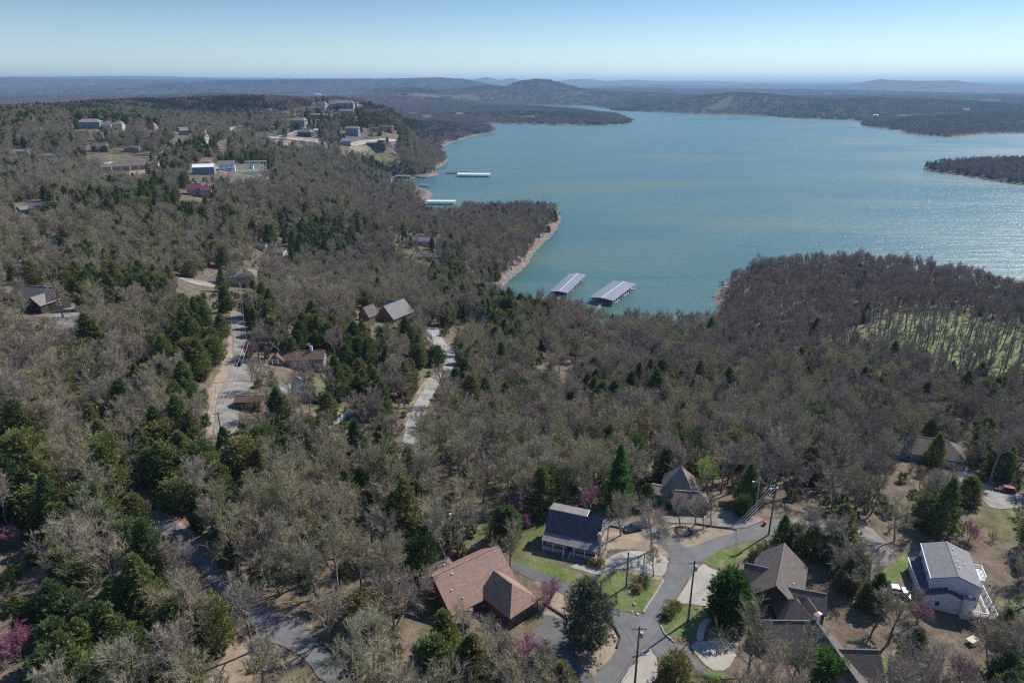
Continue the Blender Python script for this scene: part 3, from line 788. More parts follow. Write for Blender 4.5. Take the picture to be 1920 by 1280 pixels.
# the built-up ground in the foreground is planted by hand
HAND = Wp([(985,975),(1090,1085),(1120,1300),(1010,1300),(880,1250),(770,1110),(830,1060),(930,1000),(985,975)])
drop(HAND, 0)
drop(Wp([(985,985),(1180,930),(1235,960),(1440,955),(1440,1010),(1560,1030),(1570,1110),(1680,1180),(1690,1300),(1100,1300),(1000,1090)]), 0)
drop(Wp([(1660,1060),(1720,1000),(1880,1040),(1920,1180),(1905,1300),(1690,1300),(1690,1120)]), 0)
FOOT = []     # house footprints are added by the builders' list below
"""clear sight on the houses: (u0, v0, u1, v1, forward distance, chance)"""
SIGHT = [(780,1018,1022,1190,86,1),(1003,932,1142,1072,97,1),(1240,874,1332,965,112,1),(1385,1015,1560,1200,92,1),(1320,1160,1670,1280,80,1),(1708,1008,1872,1215,95,1),
 (395,500,478,545,345,.9),(515,655,605,690,175,.85),(535,710,590,760,170,.55),(445,730,490,760,150,.9),(20,528,120,600,215,.9),(672,572,702,600,250,1),(700,568,765,600,250,1),(862,568,905,605,245,1),(900,592,945,618,235,.7),
 (1680,805,1810,880,160,.6),(38,375,92,400,360,1),(75,450,125,470,290,.8),(480,455,550,480,420,.8),(775,445,815,490,480,.8),(340,350,392,372,520,1),
 (140,218,240,243,760,.95),(195,290,272,325,600,1),(358,303,482,330,640,1),(330,240,360,262,760,1),(480,232,520,252,900,1),(540,215,600,262,1150,.8),(590,182,680,225,1300,.6),(640,235,690,258,1100,.95),
 (640,262,740,285,1100,.95),(28,276,60,292,640,1),(75,287,110,296,620,.8),(165,262,200,282,660,.8),(230,268,262,282,640,.8),(700,240,745,256,1100,.9),(765,208,790,222,1500,.9),(275,230,300,246,800,1),
 (418,590,455,700,205,.85),(400,690,445,800,170,.8),(808,620,850,690,235,.8),(790,700,835,770,210,.5),(765,780,800,860,185,.35),(1110,960,1450,1280,105,.97),(960,990,1180,1180,95,.97),(1450,940,1690,1090,110,.55),(1600,1085,1700,1120,96,1),(335,515,405,545,340,1),(95,580,152,665,210,.75),
 (255,945,370,1010,118,.75),(450,1120,650,1290,84,.55),(1790,885,1925,985,126,.6),(640,760,670,810,190,.8),(1240,560,1340,600,330,.75),(1030,540,1110,560,330,.9),(1110,565,1200,600,330,.8),
 (430,305,510,340,640,.9),(1128,815,1190,925,104,1),(1298,835,1398,900,106,.9),(830,850,925,930,112,.7),(1185,805,1265,845,130,.6),(798,372,860,386,690,1),(735,325,835,338,890,1),(780,342,812,356,800,1),(830,316,925,338,900,1),(0,1190,70,1255,70,1),(0,995,40,1050,85,1),(1010,672,1062,700,230,.8),(95,500,215,560,210,.85),(905,565,935,600,250,.9),(750,440,800,470,480,.7),(535,675,600,690,175,.9),(385,248,420,285,700,.8),(420,230,640,275,900,.75),(170,270,330,320,650,.5)]
def sight_ok(x, y, z, rad=2.6, ht=8.0):
    ok = np.ones(len(x), bool)
    u0_, vb, d_ = proj(x, y, z); _, vt, _ = proj(x, y, z + ht); ru = rad * 1280 / d_
    for u0, v0, u1, v1, D, pr in SIGHT:
        k = (u0_ + ru > u0) & (u0_ - ru < u1) & (vt < v1) & (vb > v0 + 4) & (y < D)
        k &= rng.random(len(x)) < pr
        ok &= ~k
    return ok
keep &= sight_ok(px, py, pz)
# how likely a tree is an evergreen, from where the photograph shows them
EV = [(150,1190,270,150,.85),(360,1060,140,80,.72),(90,1000,140,60,.6),(330,900,60,70,.6),(440,1010,80,40,.6),(400,1180,90,90,.5),(30,900,70,120,.6),(250,540,150,90,.70),(380,620,70,90,.70),(330,700,90,80,.45),(450,890,90,60,.7),(560,830,90,50,.55),(800,1200,110,100,.85),(760,1010,70,50,.75),
 (880,660,110,70,.65),(930,620,80,50,.55),(640,640,80,60,.5),(500,570,40,50,.65),(260,400,160,60,.80),(130,210,190,45,.80),(300,205,110,22,.7),(430,200,110,22,.9),(640,230,90,40,.6),(740,240,70,30,.7),(830,240,60,20,.5),
 (380,290,70,26,.85),(480,300,60,20,.5),(700,320,60,20,.5),(600,450,90,60,.45),(850,540,60,40,.55),(980,590,60,30,.5),(1170,600,80,25,.45),(1330,850,90,50,.4),(1520,700,25,25,.9),(1560,1040,80,40,.85),(1640,1050,50,50,.6),
 (1850,760,60,30,.75),(1780,940,40,30,.6),(700,700,60,60,.45),(1120,780,60,40,.4),(560,1000,60,40,.4),(200,900,60,60,.4),(600,1180,50,40,.5),(90,620,60,40,.4),(30,340,50,30,.5),(1000,960,40,25,.6),(1190,870,60,40,.3),(1250,760,120,40,.3)]
def ever_p(u, v, x, y):
    p_ = np.full(len(u), .07)
    for a, c, ru, rv, w in EV:
        p_ = np.maximum(p_, w * np.exp(-(((u - a) / ru) ** 2 + ((v - c) / rv) ** 2)))
    nz = fbm(x / 35, y / 35, 2) - .5
    p_ = np.clip(p_ * 1.28 * (1 + 2.0 * nz) + .16 * (nz > .06), 0, .97)
    p_[(u > 1340) & (v < 640) & (v > 450)] *= .12
    return p_
isev = rng.random(len(px)) < ever_p(pu, pv, px, py)
r01 = rng.random(len(px))
kind = np.where(isev, 'cedar', 'bare').astype(object)
warm = (fbm(px / 50 + 40, py / 50, 2) > .56)
kind[(~isev) & (r01 < np.where(warm, .32, .10) + .22 * np.exp(-np.clip(pu - 300, 0, 9999) / 500.) * (pv > 420)) & ~((pu > 1340) & (pv < 680))] = 'bud'
kind[(~isev) & (r01 > .992) & ~((pu > 1340) & (pv < 680))] = 'amber'
inm = inpoly(px, py, MEADOW) | ((pu > 1340) & (pv < 760) & (pv > 440) & (rng.random(len(px)) < .6)) | ((pu > 1330) & (pv > 880) & (pv < 1030) & (rng.random(len(px)) < .5))
kind[(kind == 'bare') & inm] = 'tall'
dk = ((pu > 1330) & (pv < 780)) | ((pu > 660) & (pu < 1080) & (pv > 370) & (pv < 520))
kind[(kind == 'bare') & (rng.random(len(px)) < np.where(dk, .9, .12 + .25 * (pu > 1150)))] = 'dusk'
kind[inpoly(px, py, MEADOW) & (kind != 'cedar')] = 'thin'
kind[inpoly(px, py, MEADOW) & (rng.random(len(px)) < .93)] = 'thin'
kind[inpoly(px, py, MEADOW) & (rng.random(len(px)) < .22)] = 'tall'
var = rng.integers(0, 60, len(px))
scl = rng.uniform(.85, 1.32, len(px)) * np.where(kind == 'cedar', rng.uniform(.92, 1.22, len(px)), 1)
scl[kind == 'tall'] *= .90
scl[(pu > 640) & (pu < 1100) & (pv > 380) & (pv < 560)] *= .95
NV = {'bare': 6, 'dusk': 6, 'thin': 2, 'tall': 3, 'cedar': 5, 'bud': 2, 'amber': 2}
seen = (pu > -60) & (pu < 1980) & (pv > 150) & (pv < 1400)
order = np.argsort(pd)
MARK = [(905,1100,'the brown roofed house'),(1070,1010,'the white porch house'),(1290,930,'the pointed roof house'),(1460,1090,'the sprawling brown house'),(1780,1100,'the white two storey house'),(1180,900,'the tall green pine'),
 (1440,960,'the pole at the road end'),(1750,850,'the house at the right edge'),(1890,960,'the white gravel drive'),(1620,1020,'the gravel loop'),(300,980,'the bend of the shaded road'),(520,1150,'the shaded road'),(30,1240,'the lower left redbud'),(12,1030,'the left edge redbud'),
 (420,780,'the foot of the left gravel road'),(440,620,'the top of the left gravel road'),(565,660,'the rust roofed house'),(560,740,'the ribbed metal roof'),(840,700,'the upper gravel track'),(780,810,'the lower gravel track'),(730,590,'the orange log house'),(890,600,'the log house by the docks'),
 (1040,700,'the bright yellow green tree'),(875,930,'the amber tree'),(1222,840,'the tree above the pine'),(1600,640,'the open meadow'),(1885,700,'the lone gnarled tree'),(1360,560,'the tip of the right peninsula'),(1700,500,'the outer shore of the peninsula'),(65,570,'the dark house at left'),
 (440,520,'the tan hip roofed house'),(180,560,'the lime tinted tree'),(100,470,'the long grey house'),(800,470,'the house on the shore point'),(1250,600,'the cove edge'),(520,480,'the roadside house'),(200,780,'the left slope'),(640,780,'the white garden wall'),(1130,1140,'the big rounded cedar'),(700,1000,'the woods left of the pole'),
 (1500,760,'the dark cedars below the meadow'),(1600,880,'the tall woods'),(1000,820,'the lime green treetop'),(130,680,'the gravel drive at left'),(60,900,'the left edge'),(250,1180,'the cedar thicket')]
def where(u, v):
    j = min(range(len(MARK)), key=lambda q: (MARK[q][0] - u) ** 2 + 1.8 * (MARK[q][1] - v) ** 2); du, dv = u - MARK[j][0], v - MARK[j][1]; nm = MARK[j][2]
    if du * du + dv * dv < 1500: return 'at ' + nm
    a_ = 'right of' if du > abs(dv) * .8 else 'left of' if -du > abs(dv) * .8 else 'below' if dv > 0 else 'above'
    return ('well ' if du * du + dv * dv > 12000 else '') + a_ + ' ' + nm
SHAPE = {'bare': ['round crowned', 'upright', 'spreading', 'narrow', 'twin stemmed', 'three stemmed'], 'cedar': ['conical', 'blunt topped', 'tall pointed', 'rounded', 'slim'], 'tall': ['short', 'medium', 'high'], 'thin': ['lower', 'higher']}
SHAPE['dusk'] = SHAPE['bare']
SZ = lambda s: 'small' if s < .92 else 'middling' if s < 1.08 else 'large' if s < 1.22 else 'huge'
LAB = {'thin': ('%s thin straight bare tree %s', 'thin bare trees of the meadow'), 'bare': ('%s leafless grey tree %s', 'leafless grey trees'), 'dusk': ('%s leafless brown tree %s', 'leafless brown trees'), 'tall': ('%s long trunked bare tree %s', 'long trunked bare trees'),
       'cedar': ('%s dark green cedar %s', 'cedars'), 'bud': ('%s pale green budding tree %s', 'budding trees'), 'amber': ('%s amber budding tree %s', 'amber trees')}
made = {'bare': 0, 'dusk': 0, 'thin': 0, 'cedar': 0, 'tall': 0, 'bud': 0, 'amber': 0}
LIM = {'bare': 130, 'dusk': 50, 'thin': 50, 'tall': 50, 'cedar': 295, 'bud': 90, 'amber': 40}
rest = []
for i in order:
    if not keep[i]: continue
    k = kind[i]
    if seen[i] and made[k] < LIM[k]:
        reg = where(pu[i], pv[i])
        plant((k, int(var[i] % NV[k])), float(px[i]), float(py[i]), float(scl[i]), None, LAB[k][0] % (SZ(scl[i]) + (' ' + SHAPE[k][int(var[i] % NV[k])] if k in SHAPE else ''), reg), 'tree', LAB[k][1] + ' ' + reg, float(scl[i] * rng.uniform(.84, 1.16)))
        made[k] += 1
    else: rest.append(i)

# everything past those counts: one object a kind, set out with geometry nodes
def scatter(name, keys, xyz, sc, rz, ix, label):
    me_ = bpy.data.meshes.new(name); me_.vertices.add(len(xyz)); me_.vertices.foreach_set('co', np.asarray(xyz, np.float32).ravel())
    for nm, tp, arr in (('sc', 'FLOAT', sc), ('rz', 'FLOAT', rz), ('ix', 'INT', ix)):
        a = me_.attributes.new(nm, tp, 'POINT'); a.data.foreach_set('value', np.asarray(arr))
    ob = bpy.data.objects.new(name, me_); col.objects.link(ob); tag(ob, label, kind='stuff')
    g = bpy.data.node_groups.new(name, 'GeometryNodeTree')
    g.interface.new_socket('Geometry', in_out='INPUT', socket_type='NodeSocketGeometry'); g.interface.new_socket('Geometry', in_out='OUTPUT', socket_type='NodeSocketGeometry')
    N, Lk = g.nodes, g.links
    gi, go = N.new('NodeGroupInput'), N.new('NodeGroupOutput')
    top = N.new('GeometryNodeJoinGeometry')
    for key in keys:
        j = N.new('GeometryNodeJoinGeometry')
        for pn, pm in PROTO[key][1]:
            so = bpy.data.objects.new(pn + '_shape', pm)
            oi = N.new('GeometryNodeObjectInfo'); oi.inputs['Object'].default_value = so
            Lk.new(oi.outputs['Geometry'], j.inputs[0])
        ti = N.new('GeometryNodeGeometryToInstance'); Lk.new(j.outputs[0], ti.inputs[0]); Lk.new(ti.outputs[0], top.inputs[0])
    ip = N.new('GeometryNodeInstanceOnPoints'); ip.inputs['Pick Instance'].default_value = True
    Lk.new(gi.outputs[0], ip.inputs['Points']); Lk.new(top.outputs[0], ip.inputs['Instance'])
    def na(nm, t):
        q = N.new('GeometryNodeInputNamedAttribute'); q.data_type = t; q.inputs['Name'].default_value = nm; return q.outputs['Attribute']
    Lk.new(na('ix', 'INT'), ip.inputs['Instance Index'])
    cx = N.new('ShaderNodeCombineXYZ'); Lk.new(na('rz', 'FLOAT'), cx.inputs[2]); Lk.new(cx.outputs[0], ip.inputs['Rotation'])
    Lk.new(na('sc', 'FLOAT'), ip.inputs['Scale']); Lk.new(ip.outputs[0], go.inputs[0])
    md = ob.modifiers.new('set_out', 'NODES'); md.node_group = g
    return ob
rest = np.array(rest)
for k, nm, lb in (('bare', 'bare_woods', 'leafless grey woods covering the slopes down to the lake'), ('dusk', 'brown_woods', 'leafless brown woods of the points and the right side'), ('tall', 'tall_woods', 'tall leafless woods on the right peninsula'),
                  ('cedar', 'cedar_woods', 'dark green cedar woods scattered through the slopes'), ('bud', 'budding_woods', 'pale yellow green budding trees among the leafless woods'),
                  ('thin', 'meadow_trees', 'thin straight bare trees standing in the open meadow'), ('amber', 'amber_woods', 'few amber budding trees among the leafless woods')):
    s = rest[kind[rest] == k]
    if len(s): scatter(nm, [(k, i) for i in range(NV[k])], np.stack([px[s], py[s], pz[s]], 1), scl[s].astype(np.float32), rng.uniform(0, 6.28, len(s)).astype(np.float32), (var[s] % NV[k]).astype(np.int32), lb)
print('TREES', made, len(rest))
# low brush between the trunks
BX = rowsof(lambda D: 2.7 + .005 * D, 46, 520, R(-44), R(44))
bs = shore_sd(BX[:, 0], BX[:, 1]) > 5
for nm, mt, poly in ROADS: bs &= ~inpoly(BX[:, 0], BX[:, 1], poly) & ~(polydist(BX[:, 0], BX[:, 1], poly) < .6)
for nm, poly in LAWNS: bs &= ~inpoly(BX[:, 0], BX[:, 1], poly)
for g in GRASS + DIRT: bs &= ~inpoly(BX[:, 0], BX[:, 1], g)
bs &= ~inpoly(BX[:, 0], BX[:, 1], Wp([(985,985),(1180,930),(1440,955),(1440,1010),(1560,1030),(1570,1110),(1680,1180),(1690,1300),(770,1300),(770,1110),(830,1060)]))
bs &= ~inpoly(BX[:, 0], BX[:, 1], Wp([(1690,1060),(1720,1000),(1880,1040),(1920,1180),(1905,1300),(1690,1300)]))
bs &= rng.random(len(BX)) < .62
BX = BX[bs]; BX = BX[sight_ok(BX[:, 0], BX[:, 1], H(BX[:, 0], BX[:, 1]), 1.0, 2.0)]
t, c, _ = grow_bare(101, 2.3, 1.3, .08, 5, 5, 6, 4, 3, 0, .1, .016); PROTO[('brush', 0)] = ('brush', [('trunk', t.mesh('trunk', M['bark'])), ('crown', c.mesh('crown', M['twig']))])
t, c = grow_cedar(102, 1.9, .9, 170, size=.34, tri=6, shape=1); PROTO[('brush', 1)] = ('brush', [('crown', c.mesh('crown', M['cedar']))])
scatter('undergrowth', [('brush', 0), ('brush', 1)], np.stack([BX[:, 0], BX[:, 1], H(BX[:, 0], BX[:, 1])], 1), rng.uniform(.6, 1.3, len(BX)).astype(np.float32), rng.uniform(0, 6.28, len(BX)).astype(np.float32), (rng.random(len(BX)) < .22).astype(np.int32), 'low leafless brush and cedar seedlings under the trees')

# the far woods as groves
FX = rowsof(lambda D: 17 * max(1, D / 2400), 1140, 7600, R(-45), R(45))
fs = shore_sd(FX[:, 0], FX[:, 1]); FX = FX[fs > np.maximum(9, np.hypot(FX[:, 0], FX[:, 1]) * .004)]
fx, fy = FX[:, 0], FX[:, 1]; fz = H(fx, fy); fu, fv, fd = proj(fx, fy, fz)
fk = np.ones(len(fx), bool)
for g in GRASS + DIRT + [p_ for _, _, p_ in ROADS]:
    if np.mean([math.hypot(*q) for q in g]) > 700: fk &= ~(inpoly(fx, fy, g) | (polydist(fx, fy, g) < 8))
fk &= sight_ok(fx, fy, fz, 8, 6)
clear = (fy > 2300) & (fbm(fx / 300, fy / 300, 3) > .70); fk &= ~clear
FX = FX[fk]; fx, fy, fz, fu, fv = fx[fk], fy[fk], fz[fk], fu[fk], fv[fk]
fe = rng.random(len(fx)) < np.where(fy < 2000, ever_p(fu, fv, fx, fy) * 1.15, np.clip((fbm(fx / 500 + 3, fy / 500, 3) - .5) * 5, .03, .6))
fsc = (rng.uniform(.85, 1.15, len(fx)) * np.maximum(1, np.hypot(fx, fy) / 2400) ** .8).astype(np.float32)
for e_, nm, keys, lb in ((False, 'far_bare_woods', [('grove', 0), ('grove', 1)], 'leafless woods on the far shores and hills'), (True, 'far_evergreen_woods', [('groveg', 0)], 'evergreen woods on the far hills')):
    s = fe == e_
    scatter(nm, keys, np.stack([fx[s], fy[s], fz[s]], 1), fsc[s], rng.uniform(0, 6.28, s.sum()).astype(np.float32), (rng.integers(0, 9, s.sum()) % len(keys)).astype(np.int32), lb)
print('GROVES', len(fx))

# ------------------------------------------------------------------ building materials
M['shingle_pink'] = banded('weathered_red_brown_shingles', (.32, .20, .145), (.20, .13, .10), 2, 5.0, nsc=2.2)
M['shingle_slate'] = banded('dark_slate_shingles', (.105, .105, .115), (.055, .056, .065), 2, 5.0)
M['shingle_tan'] = banded('worn_tan_grey_shingles', (.22, .195, .18), (.15, .135, .125), 2, 5.0)
M['shingle_brown'] = banded('dark_brown_shingles', (.155, .125, .108), (.095, .078, .068), 2, 5.0)
M['shingle_mid'] = banded('weathered_brown_shingles', (.25, .185, .15), (.165, .13, .11), 2, 5.0)
M['shingle_grey'] = banded('grey_shingles', (.215, .205, .205), (.15, .145, .148), 2, 5.0)
M['shingle_red'] = banded('rust_red_shingles', (.165, .085, .068), (.105, .058, .048), 2, 5.0)
M['metal_roof'] = banded('ribbed_grey_metal_roof', (.23, .23, .245), (.18, .18, .195), 0, 2.2, .5, spec=.5, metal=.2)
M['metal_white'] = banded('white_metal_roof', (.74, .76, .78), (.62, .64, .67), 0, 2.0, .5, spec=.5)
M['metal_green'] = banded('grey_green_ribbed_roof', (.42, .45, .42), (.27, .30, .28), 0, 2.4, .55)
M['purple_roof'] = banded('maroon_roof', (.22, .055, .10), (.16, .045, .08), 2, 4)
M['brown_wall'] = banded('red_brown_wood_siding', (.17, .095, .075), (.11, .065, .052), 0, 6)
M['tan_wall'] = banded('tan_siding', (.42, .34, .25), (.34, .27, .20), 2, 6)
M['white_wall'] = banded('white_lap_siding', (.66, .68, .70), (.56, .58, .61), 2, 8)
M['cream_wall'] = banded('cream_siding', (.55, .50, .42), (.46, .42, .35), 2, 8)
M['green_wall'] = banded('sage_green_siding', (.22, .29, .25), (.16, .215, .185), 2, 8)
M['grey_wall'] = banded('grey_siding', (.27, .27, .28), (.20, .20, .21), 2, 8)
M['blue_wall'] = banded('blue_grey_siding', (.22, .25, .29), (.165, .19, .225), 2, 8)
M['dark_wall'] = banded('dark_brown_siding', (.075, .055, .045), (.05, .038, .032), 2, 7)
M['log_wall'] = banded('orange_log_wall', (.30, .16, .09), (.20, .11, .065), 2, 4)
M['stone'] = simple('grey_stone', (.36, .33, .29), (.22, .20, .18), 2.2, .9, bump=.6)
M['brick'] = simple('red_brick', (.34, .16, .11), (.24, .11, .08), 5, .9, bump=.4)
M['white'] = simple('white_paint', (.78, .79, .80), (.68, .69, .71), 1.4, .5, bump=.05)
M['deckwood'] = simple('weathered_deck_boards', (.30, .26, .22), (.21, .185, .16), 2, .9, bump=.2)
M['dark_metal'] = simple('dark_metal', (.045, .045, .05), None, 3, .5, .3)
M['pole_wood'] = simple('weathered_pole_wood', (.20, .15, .12), (.12, .09, .075), 3, .95)
M['transformer'] = simple('grey_transformer_paint', (.42, .44, .46), None, 3, .45, .2)
M['wire'] = simple('aluminium_wire', (.30, .30, .31), None, 3, .5, .5, bump=0)
M['redpaint'] = simple('red_paint', (.55, .05, .04), None, 3, .5)
M['rubber'] = simple('black_rubber', (.02, .02, .02), None, 3, .8)
M['ochre'] = simple('ochre_boards', (.33, .22, .08), (.24, .16, .06), 2, .9)
M['dark_tarp'] = simple('dark_cover', (.05, .06, .09), None, 2, .7)
m, n, l, b = newmat('window_glass'); b.inputs['Base Color'].default_value = (.07, .09, .11, 1); b.inputs['Roughness'].default_value = .12; b.inputs['Metallic'].default_value = .35; b.inputs['Specular IOR Level'].default_value = .8
M['glass'] = m
def paint(name, c):
    m, n, l, b = newmat(name); b.inputs['Base Color'].default_value = (*c, 1); b.inputs['Roughness'].default_value = .28; b.inputs['Metallic'].default_value = .3
    b.inputs['Coat Weight'].default_value = .5; M[name] = m
for nm, c in (('dark_car_paint', (.03, .035, .05)), ('blue_car_paint', (.03, .08, .30)), ('white_car_paint', (.75, .76, .78)), ('maroon_car_paint', (.20, .02, .03))): paint(nm, c)

# ------------------------------------------------------------------ building helpers
class House:
    def __init__(s, name, label, x, y, z, rot, cat='house', group=None):
        s.root = thing(name, label, cat, (x, y, z), rot, group); s.x, s.y, s.z, s.rot = x, y, z, rot
        s.M = Matrix.Translation((x, y, z)) @ Matrix.Rotation(rot, 4, 'Z'); s.I = s.M.inverted()
    def block_mat(s, ox, oy, rot, oz=0): return Matrix.Translation((ox, oy, oz)) @ Matrix.Rotation(rot, 4, 'Z')
    def world_block(s, x, y, z, rot): return s.I @ (Matrix.Translation((x, y, z)) @ Matrix.Rotation(rot, 4, 'Z'))
    def block(s, T, L, W, e, r, wall, roof, hl=0, hr=0, ov=.3, base=-1.5, th=.14, wallname='wall', roofname='roof', drop=None):
        """gable or hip block: L, W to the edge of the roof, e eave height, r ridge height"""
        mb = MB(); sl = (r - e) / (W / 2)
        def roofv(dz): return [(-L/2, -W/2, e+dz), (L/2, -W/2, e+dz), (L/2, W/2, e+dz), (-L/2, W/2, e+dz), (-L/2+hl, 0, r+dz), (L/2-hr, 0, r+dz)]
        t = [tuple(T @ Vector(p)) for p in roofv(0)]; u = [tuple(T @ Vector(p)) for p in roofv(-th)]
        mb.v = t + u
        mb.f = [(0,1,5,4), (2,3,4,5), (6,10,11,7), (8,11,10,9), (0,6,7,1), (2,8,9,3)]
        if hr > .01: mb.f += [(1,2,5), (7,11,8), (1,7,8,2)]
        else: mb.f += [(1,7,11,5), (5,11,8,2)]
        if hl > .01: mb.f += [(3,0,4), (9,10,6), (3,9,6,0)]
        else: mb.f += [(3,9,10,4), (4,10,6,0)]
        mb.mi = [0] * len(mb.f)
        ro = mb.build(roofname, M[roof], s.root)
        # ridge cap, a slim board proud of the shingles
        rc = MB(); x0, x1 = -L/2 + hl + .02, L/2 - hr - .02
        if x1 - x0 > .4: rc.box(x0, -.11, r - .03, x1, .11, r + .035, T); rc.build('ridge_cap', M[roof], ro)
        w = MB(); a, c_ = L/2 - ov, W/2 - ov; h = e + sl * ov - th - .01
        g1 = r - th - .01
        cs = [(-a,-c_), (a,-c_), (a,c_), (-a,c_)]
        B = [tuple(T @ Vector((p[0], p[1], base))) for p in cs]; U = [tuple(T @ Vector((p[0], p[1], h))) for p in cs]
        w.poly([B[0], B[1], U[1], U[0]]); w.poly([B[2], B[3], U[3], U[2]])
        if hr <= .01: w.poly([B[1], B[2], U[2], T @ Vector((a, 0, g1)), U[1]])
        else: w.poly([B[1], B[2], U[2], U[1]])
        if hl <= .01: w.poly([B[3], B[0], U[0], T @ Vector((-a, 0, g1)), U[3]])
        else: w.poly([B[3], B[0], U[0], U[3]])
        wo = w.build(wallname, M[wall], s.root)
        s.last = (T, a, c_)
        return wo, ro
    def side(s, which, T=None, a=None, c_=None):
        """matrix with x along the wall (seen from outside, left to right), y out of it, z up"""
        T = T or s.last[0]; a = a or s.last[1]; c_ = c_ or s.last[2]
        return T @ {'f': Matrix.Translation((0, -c_, 0)) @ Matrix.Rotation(0, 4, 'Z'), 'b': Matrix.Translation((0, c_, 0)) @ Matrix.Rotation(math.pi, 4, 'Z'),
                'r': Matrix.Translation((a, 0, 0)) @ Matrix.Rotation(math.pi / 2, 4, 'Z'), 'l': Matrix.Translation((-a, 0, 0)) @ Matrix.Rotation(-math.pi / 2, 4, 'Z')}[which]
    def window(s, side, x, z, w=.7, h=.8, frame='white', bars=1):
        F = s.side(side) if isinstance(side, str) else side
        t = .06; fr = MB()
        for q in ((x-w/2-t, z-t, x+w/2+t, z), (x-w/2-t, z+h, x+w/2+t, z+h+t), (x-w/2-t, z, x-w/2, z+h), (x+w/2, z, x+w/2+t, z+h)):
            fr.box(q[0], -.05, q[1], q[2], .02, q[3], F)
        for k in range(bars):
            xx = x - w/2 + w * (k + 1) / (bars + 1); fr.box(xx-.02, -.04, z, xx+.02, .0, z+h, F)
        fo = fr.build('window', M[frame], s.root)
        pn = MB(); pn.box(x-w/2, -.02, z, x+w/2, .01, z+h, F); pn.build('pane', M['glass'], fo)
    def door(s, side, x, w=.65, h=1.5, m='white', z=0, name='door'):
        F = s.side(side) if isinstance(side, str) else side
        d = MB(); d.box(x-w/2, -.05, z, x+w/2, .02, z+h, F); o = d.build(name, M[m], s.root)
        k = MB(); k.box(x+w*.32, -.09, z+h*.45, x+w*.40, -.05, z+h*.5, F); k.build('handle', M['dark_metal'], o)
    def garage(s, side, x, w=1.9, h=1.6, m='white', z=0):
        F = s.side(side) if isinstance(side, str) else side
        d = MB(); d.box(x-w/2, -.03, z, x+w/2, .02, z+h, F); o = d.build('garage_door', M[m], s.root)
        for k in range(4):
            q = MB(); q.box(x-w/2+.03, -.055, z+h*k/4+.03, x+w/2-.03, -.03, z+h*(k+1)/4-.03, F); q.build('door_panel', M[m], o)
    def box(s, name, mat, T, *a, parent=None):
        return MB().box(*a, m=T).build(name, M[mat], parent or s.root)
    def chimney(s, T, x, y, z0, z1, w=.55, m='brick', cap='stone'):
        o = s.box('chimney', m, T, x-w/2, y-w/2, z0, x+w/2, y+w/2, z1)
        s.box('chimney_cap', cap, T, x-w/2-.06, y-w/2-.06, z1, x+w/2+.06, y+w/2+.06, z1+.1, parent=o)
    def vents(s, T, pts, e, r, W, m='white'):
        for x, y in pts:
            z = r - (r - e) * abs(y) / (W/2); MB().tube(T @ Vector((x, y, z-.1)), T @ Vector((x, y, z+.22)), .09, .09, 8).build('roof_vent', M[m], s.root)
    def rail(s, T, p, q, z, h=.6, m='white', n=None, posts=True, every=1.2, mid=True):
        p = Vector((p[0], p[1], 0)); q = Vector((q[0], q[1], 0)); L = (q - p).length; a = math.atan2(q.y-p.y, q.x-p.x)
        F = T @ Matrix.Translation((p.x, p.y, z)) @ Matrix.Rotation(a, 4, 'Z')
        rr = s.box('handrail', m, F, 0, -.04, h-.05, L, .04, h)
        if mid: s.box('midrail', m, F, 0, -.025, h*.42, L, .025, h*.42+.05)
        k = max(1, round(L / every))
        if posts:
            for i in range(k + 1): s.box('railing_post', m, F, L*i/k-.045, -.045, -.02, L*i/k+.045, .045, h-.05)
        bl = MB()
        for i in range(int(L / .28)): bl.box(.14+i*.28-.012, -.012, .0, .14+i*.28+.012, .012, h-.05, F)
        tag(bl.build('balusters', M[m], s.root), kind='stuff')
I4 = Matrix.Identity(4)

# -- the brown roofed house with the hip roofed garage wing
A = House('brown_house', 'red brown house with a long gable roof and a hip roofed garage wing', -6.48, 80.42, 40.0, .64)
A.block(I4, 11.29, 9.47, 2.91, 6.4, 'brown_wall', 'shingle_pink', ov=.35)
A.window('l', 1.6, 1.0, 1.3, .9, 'dark_metal'); A.window('l', -1.0, 2.9, .8, 1.0, 'dark_metal'); A.window('f', -2.8, .9, .9, .8); A.window('f', .2, .9, .9, .8); A.door('f', -1.3, m='dark_wall')
A.window('b', -2, 1, 1, .8); A.window('b', 2, 1, 1, .8)
A.vents(I4, [(-4.0, -2.3), (-3.0, -3.6), (-2.9, -.7)], 2.91, 6.4, 9.47)
T = A.world_block(-.36, 76.85, 40.0, -.84)
A.block(T, 6.59, 5.67, 3.17, 5.67, 'brown_wall', 'shingle_pink', hl=0, hr=2.74, ov=.22, base=-1.2)
for x in (-2.05, -1.02, 0, 1.02, 2.05): A.window('r', x, 2.05, .72, .72, 'dark_metal')
A.garage('r', .95, 2.0, 1.55, 'dark_wall'); A.garage('r', -1.35, 1.5, 1.55, 'dark_wall'); A.window('f', 2.2, 1.8, .5, .7, 'dark_metal'); A.window('b', 0, 1.7, .8, .7, 'dark_metal')
T = A.block_mat(-4.2, -4.4, R(-38))
A.block(T, 3.6, 3.4, 2.35, 3.0, 'brown_wall', 'shingle_pink', ov=.3, base=-1.2, wallname='wing_wall', roofname='wing_roof')
xs, ys, zs_ = hit(822, 1082)
S_ = House('garden_shed', 'low dark roofed shed behind the left end of the brown roofed house', xs, ys, zs_, .5, 'shed')
S_.block(I4, 5.0, 3.6, 1.5, 2.5, 'dark_wall', 'shingle_brown', 1.2, 1.2, ov=.25); S_.door('f', -.6, m='brown_wall', h=1.2); S_.window('r', 0, .5, .5, .5)
S_.vents(I4, [(.8, -.5)], 1.5, 2.5, 3.6)

